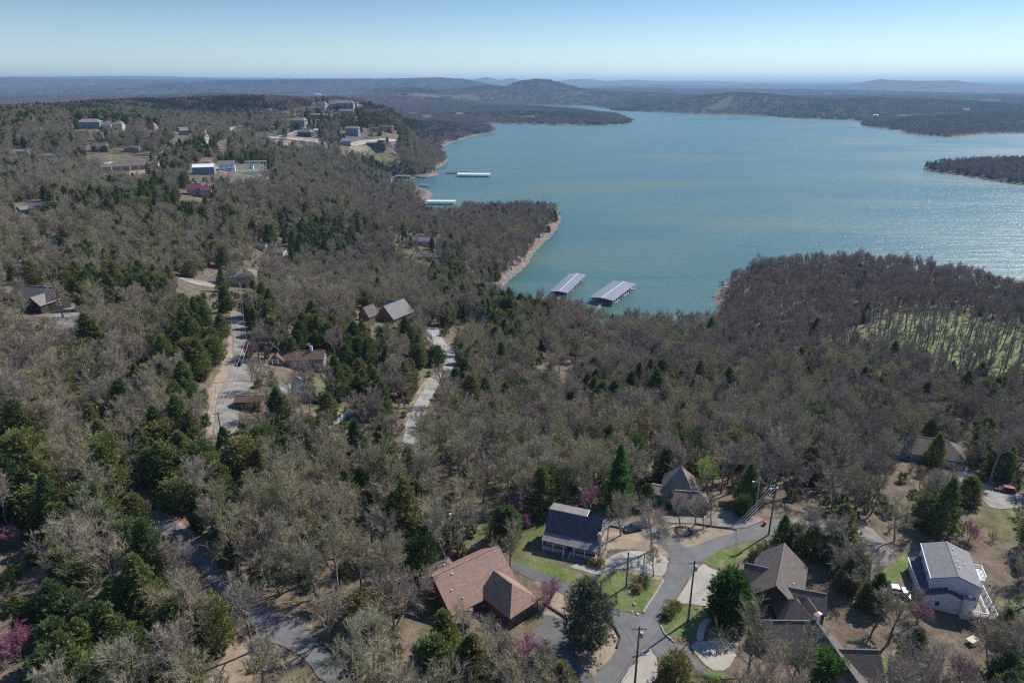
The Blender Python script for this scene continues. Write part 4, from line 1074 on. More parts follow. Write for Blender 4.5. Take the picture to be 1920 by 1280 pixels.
# -- the white house with the long porch
B = House('porch_house', 'white house with a steep slate roof, brick topped chimney and a long railed front porch', 9.9, 91.23, 40.0, -.35)
L = 8.85; X0, X1 = -L/2, L/2
prof = [(-3.1, 2.95), (-1.6, 3.5), (.7, 6.3), (3.2, 4.1)]
def slab(nm, pr, mat, x0, x1, par, th=.14, T=I4):
    mb = MB(); k = len(pr)
    for x in (x0, x1):
        for y, z in pr: mb.v.append(tuple(T @ Vector((x, y, z))))
        for y, z in pr: mb.v.append(tuple(T @ Vector((x, y, z - th))))
    for i in range(k - 1):
        mb.f += [(i, 2*k+i, 2*k+i+1, i+1), (k+i+1, 3*k+i+1, 3*k+i, k+i), (i, i+1, k+i+1, k+i), (2*k+i, 3*k+i, 3*k+i+1, 2*k+i+1)]
    mb.f += [(0, k, 3*k, 2*k), (k-1, 3*k-1, 4*k-1, 2*k-1)]
    mb.mi = [0] * len(mb.f)
    return mb.build(nm, M[mat], par)
slab('roof', prof[1:], 'shingle_slate', X0, X1, B.root); slab('porch_roof', [(-3.12, 2.93), (-1.62, 3.49)], 'shingle_tan', X0 - .04, X1 - .0, B.root, .1)
slab('dormer_roof', [(.62, 6.34), (3.0, 6.02)], 'shingle_tan', X0 + .05, X0 + 6.1, B.root, .16)
B.box('fascia', 'white', I4, X0 + 6.11, .66, 5.9, X0 + 6.18, 3.0, 6.08)
B.box('dormer_wall', 'white_wall', I4, X0 + .3, 1.0, 3.6, X0 + 5.9, 2.85, 5.86)
w = MB(); a0, a1 = X0 + .25, X1 - .25
for x, d in ((a0, 0), (a1, 1)):
    q = [(x, -1.5, -1.4), (x, 3.0, -1.4), (x, 3.0, 4.1), (x, .7, 6.12), (x, -1.5, 3.42)]
    w.poly(q if d else q[::-1])
w.poly([(a0, -1.5, -1.4), (a1, -1.5, -1.4), (a1, -1.5, 3.4), (a0, -1.5, 3.4)]); w.poly([(a1, 3.0, -1.4), (a0, 3.0, -1.4), (a0, 3.0, 4.1), (a1, 3.0, 4.1)])
w.build('wall', M['cream_wall'], B.root)
B.box('fascia', 'white', Matrix.Translation((X1 + .005, .7, 6.3)) @ Matrix.Rotation(math.atan2(-2.2, 2.5), 4, 'X'), 0, 0, -.16, .05, 3.3, .0)
B.box('fascia', 'white', Matrix.Translation((X1 + .005, .7, 6.3)) @ Matrix.Rotation(math.atan2(2.8, 2.3), 4, 'X'), 0, -3.6, -.16, .05, 0, .0)
B.box('porch_floor', 'deckwood', I4, X0 + .1, -3.05, .95, X1 - .1, -1.5, 1.08)
for i in range(12): B.box('skirting_panel', 'white', I4, X0 + .15 + i * .715, -3.0, -.9, X0 + .15 + i * .715 + .66, -2.94, .93)
for i in range(6): B.box('porch_post', 'white', I4, X0 + .15 + i * 1.70 - .05, -3.03, 1.08, X0 + .15 + i * 1.70 + .05, -2.93, 2.85)
B.rail(I4, (X0 + .15, -2.98), (-.75, -2.98), 1.08, .65, every=3); B.rail(I4, (.25, -2.98), (X1 - .15, -2.98), 1.08, .65, every=3); B.rail(I4, (X1 - .12, -2.98), (X1 - .12, -1.5), 1.08, .65)
for k in range(5): B.box('step', 'deckwood', I4, -.7, -3.35 - k * .3, .72 - k * .2, .2, -3.05 - k * .3, .80 - k * .2)
for x in (-.76, .22):
    B.box('stair_rail', 'white', Matrix.Translation((x, -3.0, 1.7)) @ Matrix.Rotation(.60, 4, 'X'), -.03, -1.75, -.06, .03, 0, 0)
    B.box('stair_stringer', 'white', Matrix.Translation((x, -3.0, 1.0)) @ Matrix.Rotation(.60, 4, 'X'), -.03, -1.75, -.1, .03, 0, 0.05)
    B.box('newel_post', 'white', I4, x - .05, -4.5, -.3, x + .05, -4.4, .85)
B.chimney(I4, X1 - .02, -1.15, -1.3, 4.75, .62, 'cream_wall', 'brick')
MB().tube((X1 - .02, -1.15, 4.85), (X1 - .02, -1.15, 5.15), .14, .14, 8).build('flue', M['white'], B.root)
F = Matrix.Translation((a1, 0, 0)) @ Matrix.Rotation(math.pi / 2, 4, 'Z')
B.window(F, 1.2, .6, .8, 1.5, 'white', 1); B.window(F, .9, 3.0, .6, .9); B.door(F, 2.3, m='white')
F = Matrix.Translation((0, -1.5, 0))
B.window(F, -3, 1.4, .9, .9); B.window(F, 2.6, 1.4, .9, .9); B.door(F, -.25, .7, 1.5, 'dark_wall', 1.08)
B.box('railing_post', 'brick', I4, X1 + .35, 3.0, -1.0, X1 + .5, 3.15, 3.6)

# -- the pointed roof house
cx, cy, cz = hit(1293, 952); cz = cz
C_ = House('pointed_roof_house', 'sage green house with a tall pointed brown roof behind the parking area', cx, cy + 2.6, cz, -.10)
gx, gy = unp(1277.5, 874, cz + 6.4)
T = C_.world_block(gx, gy, cz, -.35)
C_.block(T, 6.4, 6.4, 2.4, 6.4, 'green_wall', 'shingle_mid', 3.19, 3.19, ov=.3)
C_.window('f', 1.0, 1.0, .6, .7)
T = C_.world_block(gx - 3.6, gy - .9, cz, -.35); C_.block(T, 3.4, 3.6, 2.1, 3.0, 'green_wall', 'shingle_mid', .0, 0, wallname='wing_wall', roofname='wing_roof')
T = C_.world_block(gx + 1.0, gy - 3.6, cz, -.12); C_.block(T, 6.6, 4.0, 1.9, 3.6, 'green_wall', 'shingle_mid', .6, 1.6, ov=.25, wallname='wing_wall', roofname='wing_roof')
C_.window('f', -1.9, .75, .6, .7, bars=2); C_.window('f', 1.2, .75, .6, .7, bars=2); C_.door('f', -.3, m='brown_wall', h=1.4)

# -- the sprawling dark brown house
D = House('sprawling_house', 'sprawling dark brown house with many gables at the bottom right, behind the round green tree', 39.41, 82.32, 38.2, 1.11)
D.block(I4, 10.77, 7.56, 2.9, 6.2, 'dark_wall', 'shingle_brown', ov=.35)
D.vents(I4, [(-1.4, -2.2)], 2.9, 6.2, 7.56); D.window('l', -1.2, 1.0, .9, .9, 'dark_metal'); D.window('l', 1.3, 1.0, .9, .9, 'dark_metal'); D.window('f', 2, 1.2, .9, .8, 'dark_metal'); D.window('f', 3.6, 1.2, .9, .8, 'dark_metal'); D.window('b', 3, 1.2, .9, .8, 'dark_metal')
def ridge(hs, u1, v1, u2, v2, zr, W_, e, wall, roof, hl=0, hr=0, g=None, ov=.3, **k):
    g = hs.z if g is None else g
    p = unp(u1, v1, g + zr); q = unp(u2, v2, g + zr); ln = math.hypot(q[0]-p[0], q[1]-p[1])
    T = hs.world_block((p[0]+q[0])/2, (p[1]+q[1])/2, g, math.atan2(q[1]-p[1], q[0]-p[0]))
    hs.block(T, ln + hl + hr, W_, e, zr, wall, roof, hl, hr, ov, **k); return T
ridge(D, 1396.4, 1054.3, 1443, 1065, 4.9, 5.2, 2.7, 'dark_wall', 'shingle_brown')
ridge(D, 1476, 1099.5, 1551, 1112.6, 4.9, 4.6, 3.0, 'dark_wall', 'shingle_brown'); D.window('r', 0, 1.2, .9, .8)
ridge(D, 1489, 1121.5, 1493, 1121.5, 5.0, 4.8, 2.6, 'dark_wall', 'shingle_brown', 2.4, 2.4)
ridge(D, 1510, 1119, 1513, 1119, 5.1, 3.4, 3.2, 'dark_wall', 'shingle_brown', 1.6, 1.6)
ridge(D, 1427.5, 1161.9, 1530.3, 1163, 5.2, 7.2, 1.9, 'dark_wall', 'shingle_brown')
ridge(D, 1530.3, 1163, 1613.4, 1282, 5.45, 6.8, 2.2, 'dark_wall', 'shingle_brown', 0, 0)
ridge(D, 1567.5, 1215.4, 1649.5, 1217.6, 4.75, 6.6, 1.6, 'dark_wall', 'shingle_brown')
T = D.world_block(*unp(1531, 1158, 43.6), 38.2, .5); D.chimney(T, 0, 0, 2, 5.9, .6, 'white', 'brick'); D.chimney(T, .8, .2, 2, 5.6, .4, 'brick', 'white')
T = D.world_block(*unp(1418, 1046, 40.5), 38.2, .2); D.box('gutter_pipe', 'white', T, 0, 0, 0, .08, .08, 3.2)

# -- the white two storey house
E_ = House('white_house', 'white two storey house with a grey roof and railed decks at right', 66.51, 85.0, 35.6, 1.21)
E_.block(I4, 8.79, 6.63, 6.4, 7.6, 'white_wall', 'shingle_grey', ov=.15)
E_.vents(I4, [(2.6, -.55), (1.2, -.55), (-.4, -.55), (-2.0, -.55), (-.2, -1.6)], 6.4, 7.6, 6.63)
E_.window('b', -2.5, 4.6, .8, .8); E_.window('b', 1.5, 4.6, .8, .8); E_.window('f', -2.5, 4.2, .9, 1); E_.window('f', 1.5, 4.2, .9, 1)
E_.box('gutter', 'white', I4, -4.4, 3.32, 6.22, 4.4, 3.42, 6.38)
T = E_.world_block(64.95, 84.65, 35.6, 1.28)
E_.block(T, 9.0, 6.28, 4.0, 5.25, 'white_wall', 'shingle_slate', ov=.15, wallname='lower_wall', roofname='lower_roof')
E_.window('l', -1.0, 2.6, .4, .55, 'dark_metal', 1); E_.box('gutter', 'white', T, -4.5, 3.15, 3.84, 4.5, 3.28, 4.0); E_.vents(T, [(-3.4, -.3), (-3.9, -.2)], 4.0, 5.25, 6.28)
F = E_.side('l'); E_.box('foundation_panel', 'grey_wall', F, -2.8, -.03, -1.4, .9, 0.0, .3)
E_.box('chimney', 'white_wall', T, -5.0, -3.4, -1.4, -4.37, -2.0, 5.0); E_.box('chimney_top', 'brick', T, -5.05, -3.45, 5.0, -4.3, -1.95, 5.15); E_.box('chimney_cap', 'white', T, -4.85, -3.0, 5.15, -4.5, -2.5, 5.4)
E_.box('deck_floor', 'deckwood', T, -5.9, -6.3, 2.9, 4.3, -3.05, 3.05)
for x in (-5.7, -3.2, -.6, 2.0, 4.1): E_.box('deck_post', 'white', T, x - .08, -6.2, -2.2, x + .08, -6.04, 2.9)
E_.rail(T, (-5.8, -6.2), (4.2, -6.2), 3.05, .75, every=1.3); E_.rail(T, (-5.8, -6.2), (-5.8, -3.0), 3.05, .75, every=1.1); E_.rail(T, (-5.6, -5.2), (2, -5.2), 3.05, .55, every=1.6)
E_.box('balcony_floor', 'white', I4, 1.2, -5.3, 3.9, 4.0, -3.2, 4.0); E_.rail(I4, (1.2, -5.25), (4.0, -5.25), 4.0, .75, every=.9); E_.rail(I4, (1.2, -5.25), (1.2, -3.2), 4.0, .75, every=.9); E_.rail(I4, (4.0, -5.25), (4.0, -3.2), 4.0, .75, every=.9)
for x in (1.3, 3.9): E_.box('balcony_post', 'white', I4, x-.06, -5.3, -2, x+.06, -5.18, 3.9)
xs, ys, zs_ = hit(1822, 1205); Q = House('patio_table', 'pale table on the patio below the deck of the white two storey house', xs, ys, zs_, .4, 'table')
Q.box('tabletop', 'cream_wall', I4, -.8, -.5, .62, .8, .5, .70)
for x in (-.65, .65):
    for y in (-.4, .4): Q.box('leg', 'dark_metal', I4, x-.03, y-.03, 0, x+.03, y+.03, .62)
xs, ys, zs_ = hit(1908, 1218); Q = House('dark_platform', 'low dark wooden platform at the lower right corner of the yard', xs, ys, zs_, -.15, 'deck')
Q.box('frame', 'dark_wall', I4, -1.9, 1.2, 0, 3, 1.45, .9); Q.box('frame', 'dark_wall', I4, -1.0, -1.7, 0, 3, -1.45, .9); Q.box('deck_floor', 'shingle_tan', I4, -.9, -1.44, .5, 3, 1.19, .62)

# -- houses farther off: pixel of the base, pixel width, heights in metres
def far_house(name, label, u, v, wpx, rot, wr, e, r, wall, roof, hip=0, wing=None, cat='house', win=3, chim=False, group=None, ov=.3, up=0.0, gar=None):
    x, y, z = hit(u, v); dep = proj(x, y, z)[2]; L_ = wpx / 1280 * dep; W_ = L_ * wr
    y += W_ * .35
    h = House(name, label, float(x), float(y), float(H(x, y)) + up, R(rot), cat, group)
    h.block(I4, L_, W_, e, r, wall, roof, hip * W_ / 2, hip * W_ / 2, ov, base=-3)
    k = max(1, win)
    for i in range(k):
        xx = (i + .5 - k / 2) * (L_ - 1.4) / k
        if e > 4: h.window('f', xx, e - 1.5, .9, .9, bars=0)
        h.window('f', xx, .9, .8, .9, bars=0)
    if win: h.door('f', (L_ - 1.4) / (2 * k) * (1 if k > 1 else 2.2), .8, 1.7, 'dark_wall'); h.window('r', 0, .9, .8, .9, bars=0); h.window('l', 0, .9, .8, .9, bars=0)
    if gar: h.garage('f', L_ * gar, 2.2, 1.9)
    if wing:
        for (ox, oy, rr, wl, ww, we, wrr) in wing:
            h.block(h.block_mat(ox * L_, oy * L_, R(rr)), wl * L_, ww * L_, we, wrr, wall, roof, hip * ww * L_ / 2, 0, ov, base=-3, wallname='wing_wall', roofname='wing_roof')
    if chim: h.chimney(I4, L_ * .2, 0, r - 1, r + 1.1, .9 if L_ > 14 else .6, 'white', 'stone')
    return h
far_house('wood_edge_house', 'brown hip roofed house half hidden by bare trees above the white gravel drive', 1752, 868, 118, -22, .62, 2.4, 4.9, 'grey_wall', 'shingle_brown', .8, [(-.55, .05, 0, .5, .4, 2.2, 3.4)], gar=.25)
far_house('brown_roof_house', 'brown roofed house with a blue grey garage door beside the left driveway', 66, 578, 92, -14, .55, 3.0, 6.4, 'dark_wall', 'shingle_tan', 0, [(.3, -.2, 90, .5, .4, 2.6, 5.0)], gar=-.1)
far_house('hip_roof_house', 'tan hip roofed house beyond the end of the left gravel road', 446, 536, 60, 12, .7, 4.6, 7.4, 'tan_wall', 'shingle_tan', .9, [(-.62, -.15, 0, .6, .5, 3.6, 5.4)])
HR = far_house('rust_roof_house', 'long rust roofed house with a white chimney behind the ribbed metal roof', 566, 690, 84, 6, .46, 2.6, 4.3, 'grey_wall', 'shingle_red', 0, [(-.52, -.1, 90, .36, .34, 2.6, 4.4)], win=2, chim=True)
far_house('ribbed_roof_house', 'grey green ribbed roof building in the bare trees below the rust roofed house', 566, 752, 44, -42, .8, 2.8, 5.2, 'stone', 'metal_green', 0, [(-.4, -.5, 90, .7, .6, 2.4, 4.4)])
far_house('carport', 'rust red roofed carport standing beside the left gravel road', 466, 768, 50, 3, .62, 2.2, 3.0, 'brown_wall', 'shingle_red', 0, cat='carport', win=1)
far_house('log_cabin', 'small log cabin with a dark roof, left of its larger neighbour', 690, 602, 30, 60, .95, 2.2, 5.6, 'log_wall', 'shingle_brown', 0, win=2)
far_house('log_house', 'larger orange log house with a dark gable roof above the gravel road', 738, 604, 58, 58, .80, 2.8, 7.2, 'log_wall', 'shingle_grey', 0, [(.35, .35, 90, .5, .5, 3.4, 6.4)])
far_house('cove_house', 'log house with a pale grey roof nearest the boat docks', 888, 604, 36, -50, .75, 3.4, 6.6, 'log_wall', 'shingle_grey', 0)
far_house('dark_roof_house', 'dark hip roofed house just below the pale roofed log house', 925, 622, 54, -10, .55, 2.6, 5.4, 'dark_wall', 'shingle_brown', .6, [(-.4, .1, 90, .45, .42, 2.6, 4.9)])
far_house('roadside_house', 'small tan roofed house beside the magenta redbud in the middle distance', 516, 481, 44, -16, .5, 2.4, 4.2, 'cream_wall', 'shingle_tan', 0)
far_house('pale_shed', 'small pale roofed building among trees beside the roadside house', 490, 468, 26, -20, .5, 2.2, 3.6, 'cream_wall', 'shingle_tan', 0, win=1)
far_house('tan_roof_house', 'low blue walled house with a tan roof between the magenta trees at far left', 68, 402, 56, -18, .5, 3.0, 5.0, 'blue_wall', 'shingle_tan', 0, [(-.3, -.25, 70, .4, .4, 2.6, 4.0)])
far_house('long_grey_house', 'long low grey roofed house hidden in bare trees at the left', 100, 474, 54, -28, .35, 2.6, 4.6, 'grey_wall', 'shingle_grey', 0)
far_house('hilltop_house', 'big pale blue house with a tan hip roof on the far left hill', 165, 241, 40, 14, .7, 5.5, 8.5, 'blue_wall', 'shingle_tan', .6, win=4, ov=.5)
far_house('terrace_house', 'cream house with balconies right of the pale blue hilltop house', 212, 243, 34, 8, .5, 5.0, 8.0, 'cream_wall', 'shingle_tan', .5, [(-.2, -.3, 0, .4, .3, 4, 6)])
far_house('orange_roof_house', 'orange roofed house in trees on the far left hill', 284, 244, 18, -10, .7, 4, 8, 'tan_wall', 'log_wall', .9, win=2)
far_house('blue_roof_shed', 'low blue roofed building at the far left', 44, 292, 24, -5, .5, 3, 4.5, 'blue_wall', 'blue_wall', 0, win=1, cat='shed')
far_house('left_edge_house', 'grey roofed house below the blue roofed building', 88, 300, 30, 5, .5, 3, 5, 'grey_wall', 'shingle_grey', 0, win=2)
far_house('dark_hillside_house', 'dark brown house in the trees left of the town road', 186, 284, 28, 10, .6, 4, 7, 'dark_wall', 'shingle_brown', .4, win=2)
far_house('grey_roof_house', 'long grey roofed house beside the pond shaped lawn', 248, 285, 30, -3, .4, 3, 5, 'grey_wall', 'shingle_grey', 0, win=3)
far_house('white_trim_house', 'blue house with a white gable edge left of the winding road', 343, 254, 16, 40, .8, 4.5, 8, 'blue_wall', 'shingle_grey', 0, win=2)
far_house('metal_barn', 'pale blue metal barn with a white roof beside the striped green field', 380, 327, 38, 16, .72, 5.0, 6.8, 'blue_wall', 'metal_white', 0, win=0, cat='barn', ov=.1)
WF = far_house('event_hall', 'white hall with a grey roof and open colonnade beside the green field', 424, 320, 30, 18, .6, 4.2, 7.2, 'white', 'shingle_grey', 0, win=3)
T = WF.block_mat(13.5, -2.0, R(4))
for i in range(8): WF.box('column', 'white', T, i * 2.0 - .22, -.2, -2, i * 2.0 + .22, .2, 5.6)
WF.box('beam', 'white', T, -.4, -.3, 5.6, 14.6, .3, 6.3); WF.box('terrace_wall', 'white', T, -14, -4.6, -3, 14.6, -4.2, -.4)
far_house('field_shed', 'tiny white shed at the top of the striped green field', 470, 317, 10, 10, .8, 2.6, 4.2, 'white', 'shingle_grey', 0, win=0, cat='shed')
far_house('maroon_roof_house', 'house with a deep maroon roof in the bare trees left of centre', 363, 366, 26, 18, .7, 3.2, 6.4, 'tan_wall', 'purple_roof', 0, [(.8, -.3, 0, .8, .6, 2.8, 5.2)], win=2)
far_house('point_house', 'grey roofed house in the middle of the wooded shore point', 795, 461, 44, -6, .45, 3.0, 5.2, 'grey_wall', 'shingle_grey', 0)
far_house('point_cabin', 'dark little cabin just below the grey roofed house on the shore point', 797, 488, 30, -4, .4, 2.2, 3.6, 'dark_wall', 'shingle_grey', 0, win=2)
# the stepped brown roofed flats
x, y, z = hit(225, 322); FL = House('stepped_flats', 'long stepped row of flats with dark brown roofs beside the bare building site', x, y + 6, z, R(18), 'flats')
for i in range(7):
    T = FL.block_mat(-15 + i * 5.6, -3 + i * 2.2, 0, 0); FL.block(T, 7.0, 15 + (i % 2), 3.6, 5.2, 'tan_wall', 'shingle_brown', ov=.4, base=-4); FL.window('f', 0, 1.2, 2.2, 1.1, 'white', 2)
# houses of the hill beyond
for a in [('hill_villa', 'grey stone mansion crowning the far hill', 640, 203, 34, 8, .5, 6, 11, 'stone', 'shingle_grey', .7, [(.5, .1, 80, .4, .35, 5.5, 9.5), (-.45, -.1, 0, .4, .4, 5, 9)], 4),
 ('hill_mansion', 'tan villa left of the stone mansion on the far hill', 603, 205, 20, -12, .7, 5.5, 10.5, 'cream_wall', 'shingle_tan', .6, [(-.4, .2, 60, .4, .4, 6, 10)], 3),
 ('long_hill_house', 'long grey roofed house just under the stone mansion', 650, 217, 28, -4, .45, 5.5, 9, 'tan_wall', 'shingle_grey', 0, None, 4),
 ('orange_trim_house', 'tan terrace with orange woodwork below the villa on the hill', 598, 222, 34, 2, .3, 4.5, 6.5, 'log_wall', 'shingle_tan', 0, None, 4),
 ('white_hill_house', 'pale flat house at the right end of the hilltop', 664, 199, 14, -10, .5, 3.5, 6, 'cream_wall', 'shingle_tan', .3, None, 2),
 ('tall_deck_house', 'tall dark house with pale deck posts above the yellow clearing', 559, 238, 30, -6, .6, 8, 12, 'blue_wall', 'shingle_tan', .7, None, 3),
 ('low_brown_house', 'wide low brown house on a green lawn by the far road', 498, 246, 32, 3, .4, 4.5, 6.0, 'dark_wall', 'shingle_red', .7, None, 3),
 ('arched_dark_house', 'dark house with a pale arched roof edge beside the bare slope', 572, 256, 28, -8, .55, 5, 9, 'dark_wall', 'shingle_grey', .6, None, 2),
 ('two_storey_hill_house', 'blue grey two storey house with a tan roof in the middle of the far hill', 661, 254, 26, -5, .6, 8.5, 11.5, 'blue_wall', 'shingle_tan', .3, None, 3),
 ('brown_ruin', 'brown house with timber gables right of the two storey hill house', 724, 246, 26, -12, .5, 4.5, 8, 'brown_wall', 'shingle_brown', .2, [(-.6, .1, 60, .5, .4, 4, 7)], 3),
 ('ridge_cottage', 'small dark cottage alone on the ridge above the point', 773, 217, 15, -16, .6, 5, 9, 'dark_wall', 'shingle_grey', .2, None, 2),
 ('blue_gable_house', 'little blue gabled house left of the dug up plot', 648, 272, 17, 20, .8, 4, 8, 'blue_wall', 'shingle_grey', 0, None, 1),
 ('dark_flat_house', 'dark boxy house beside the dug up plot and green bank', 706, 278, 36, -6, .4, 5, 6.4, 'dark_wall', 'shingle_slate', 0, [(.22, .1, 0, .38, .34, 8, 9)], 3),
 ('red_hill_house', 'reddish house on the slope just left of the brown timber gabled house', 702, 247, 16, 0, .5, 4, 6, 'brown_wall', 'shingle_red', .3, None, 2)]:
    far_house(*a[:12], wing=a[12], win=a[13], ov=.6)
for i, (u, v, wp, lb) in enumerate([(328,171,9,'left of the group'), (318,176,8,'at the lower left of the group'), (334,176,7,'at the right of the group'), (290,177,9,'apart on the left'), (100,184,8,'near the far pond'),
    (550,173,6,'on the far slope by the middle'), (596,178,10,'beyond the stone mansion'), (795,169,9,'on the blue hill crest'), (830,168,8,'right on the blue hill crest'), (889,199,14,'near the inlet'), (862,217,12,'in a green clearing near the inlet'), (1240,170,10,'on the low far hills'),
    (1812,209,14,'at the far right shore'), (1870,212,12,'at the right edge of the far shore'), (1642,220,9,'at the tip of the far right shore')]):
    far_house('distant_house', 'tiny pale house ' + lb, u, v, wp, (i * 37) % 50 - 25, .6, 5, 8, 'cream_wall' if i % 3 else 'white', 'shingle_grey' if i % 2 else 'metal_white', 0, win=0, ov=.4, group='tiny pale houses on the far hills')

# ------------------------------------------------------------------ boat docks
def dock(label, x, y, rot, L, W_, e, r, roof, bays, posts=True, float_=True):
    h = House('boat_dock', label, x, y, 0.0, rot, 'boat dock')
    mb = MB(); t = .14
    V = [(-L/2,-W_/2,e),(L/2,-W_/2,e),(L/2,W_/2,e),(-L/2,W_/2,e),(-L/2,0,r),(L/2,0,r)]
    mb.v = V + [(a, b, c - t) for a, b, c in V]
    mb.f = [(0,1,5,4),(2,3,4,5),(6,10,11,7),(8,11,10,9),(0,6,7,1),(2,8,9,3),(1,7,11,5),(5,11,8,2),(3,9,10,4),(4,10,6,0)]; mb.mi = [0]*10
    ro = mb.build('roof', M[roof], h.root)
    h.box('ridge_cap', 'metal_white', I4, -L/2, -.14, r-.03, L/2, .14, r+.05, parent=ro)
    for s in (-1, 1): h.box('gable_beam', 'dark_metal', I4, s*(L/2-.3)-.06, -W_/2+.3, e-.45, s*(L/2-.3)+.06, W_/2-.3, e-.16)
    h.box('walkway', 'deckwood', I4, -L/2, -.7, .25, L/2, .7, .5)
    for s in (-1, 1): h.box('walkway', 'deckwood', I4, s*(L/2-.7)-.6, -W_/2+.3, .25, s*(L/2-.7)+.6, W_/2-.3, .48)
    for s in (-1, 1):
        for i in range(bays + 1):
            xx = -L/2 + .5 + (L - 1) * i / bays
            h.box('post', 'white', I4, xx-.16, s*(W_/2-.35)-.16, -.4, xx+.16, s*(W_/2-.35)+.16, e-.15)
            if 0 < i < bays: h.box('finger_pier', 'deckwood', I4, xx-.35, min(s*.7, s*(W_/2-.3)), .2, xx+.35, max(s*.7, s*(W_/2-.3)), .45)
    h.box('float', 'dark_metal', I4, -L/2+.2, -.6, -.3, L/2-.2, .6, .24)
    return h
D1 = dock('narrow grey roofed boat dock, left of the two in the cove', 33.06, 383.75, 1.22, 41.55, 10.34, 2.58, 3.1, 'metal_roof', 11)
D2 = dock('wide grey roofed boat dock, right of the two in the cove', 56.4, 366.2, 1.08, 37.01, 13.82, 3.05, 3.75, 'metal_roof', 10)
def dockpx(label, u, v, wpx, rot, wr, roof, e=3, r=3.6):
    x, y = unp(u, v, 0); dep = float(proj(x, y, 0)[2]); L = wpx / 1280 * dep
    return dock(label, float(x), float(y), R(rot), L, L * wr, e, r, roof, max(3, int(L / 4)))
dockpx('long white roofed boat dock farthest out from the shore', 889, 331, 62, -4, .30, 'metal_white', 3.4, 4.4)
dockpx('dark roofed boat dock behind the long white one', 857, 325, 40, -2, .35, 'shingle_brown', 3, 3.6)
dockpx('white roofed boat dock behind the wooded point', 828, 383, 54, -3, .28, 'metal_white', 3.4, 4.2)
dockpx('grey boat dock against the shore left of the long white one', 757, 334, 30, -8, .4, 'metal_roof', 3, 3.8)
dockpx('little dark boat dock close in by the shore', 793, 333, 18, -3, .45, 'shingle_tan', 2.6, 3.2)
dockpx('small tilted grey boat dock off the little wooded tip', 796, 350, 20, -22, .4, 'metal_roof', 2.4, 3)
def gangway(lb, x0, y0, x1, y1):
    t = thing('gangway', lb, 'gangway', (x0, y0, 0)); L = math.hypot(x1-x0, y1-y0); t.rotation_euler.z = math.atan2(y1-y0, x1-x0)
    MB().box(0, -.7, .35, L, .7, .5).build('deck', M['deckwood'], t)
    for s in (-1, 1): MB().box(0, s*.7-.04, 1.3, L, s*.7+.04, 1.4).build('handrail', M['metal_roof'], t)
    for s in (-1, 1):
        for k in range(6): MB().box(L*k/5-.04, s*.7-.04, .5, L*k/5+.04, s*.7+.04, 1.3).build('post', M['metal_roof'], t)
gangway('metal gangway to the left dock in the cove', 26, 350, 25.5, 364.5)
gangway('metal gangway to the right dock in the cove', 43, 332, 47.5, 349.5)

def boat(label, x, y, rot, L=5.2, W_=1.9, mat='white'):
    t = thing('motor_boat', label, 'boat', (x, y, 0), rot, 'boats in the dock slips')
    sec = [(-.5, .85, .55), (-.2, 1, .5), (.15, .95, .55), (.35, .62, .68), (.5, .04, .85)]
    mb = MB()
    for fx, wf, hz in sec:
        X = fx * L; w = wf * W_ / 2; mb.v += [(X, -w, hz), (X, -w * .55, -.15), (X, w * .55, -.15), (X, w, hz)]
    for i in range(4):
        for k in range(3): a = i*4+k; mb.f.append((a, a+4, a+5, a+1))
        mb.f.append((i*4+3, i*4+7, i*4+4, i*4))
    mb.f += [(0,1,2,3)]; mb.mi = [0]*len(mb.f)
    mb.build('hull', M[mat], t); MB().box(-.5*L-.35, -.2, -.1, -.5*L, .2, .9).build('outboard_motor', M['dark_metal'], t)
    MB().poly([(.02*L, -.6, .6), (.02*L, .6, .6), (-.05*L, .5, 1.15), (-.05*L, -.5, 1.15)]).poly([(.02*L+.02, .6, .6), (.02*L+.02, -.6, .6), (-.05*L+.02, -.5, 1.15), (-.05*L+.02, .5, 1.15)]).build('windscreen', M['glass'], t)
    for s in (-.28, -.1): MB().box(s*L-.3, -.6, .35, s*L+.2, .6, .7).build('seat', M['cream_wall'], t)
for (hx, hy, hr, L, W_, bays, nm), slots in (((33.06, 383.75, 1.22, 41.55, 10.34, 11, 'left'), [(1,2),(1,4),(1,5),(1,7),(-1,3),(-1,9)]), ((56.4, 366.2, 1.08, 37.01, 13.82, 10, 'right'), [(-1,1),(-1,2),(-1,5),(-1,6),(-1,9),(1,4),(1,7)])):
    for s, i in slots:
        lx = -L/2 + .5 + (L-1) * (i + .5) / bays; ly = s * (W_/2 - 2.2)
        c, q = math.cos(hr), math.sin(hr)
        boat('white motor boat moored in a slip of the %s dock in the cove' % nm, hx + c*lx - q*ly, hy + q*lx + c*ly, hr + (math.pi/2 if s > 0 else -math.pi/2) + math.pi * 0, 4.4 if nm == 'left' else 5.2)
x, y = unp(1177, 530, 0)

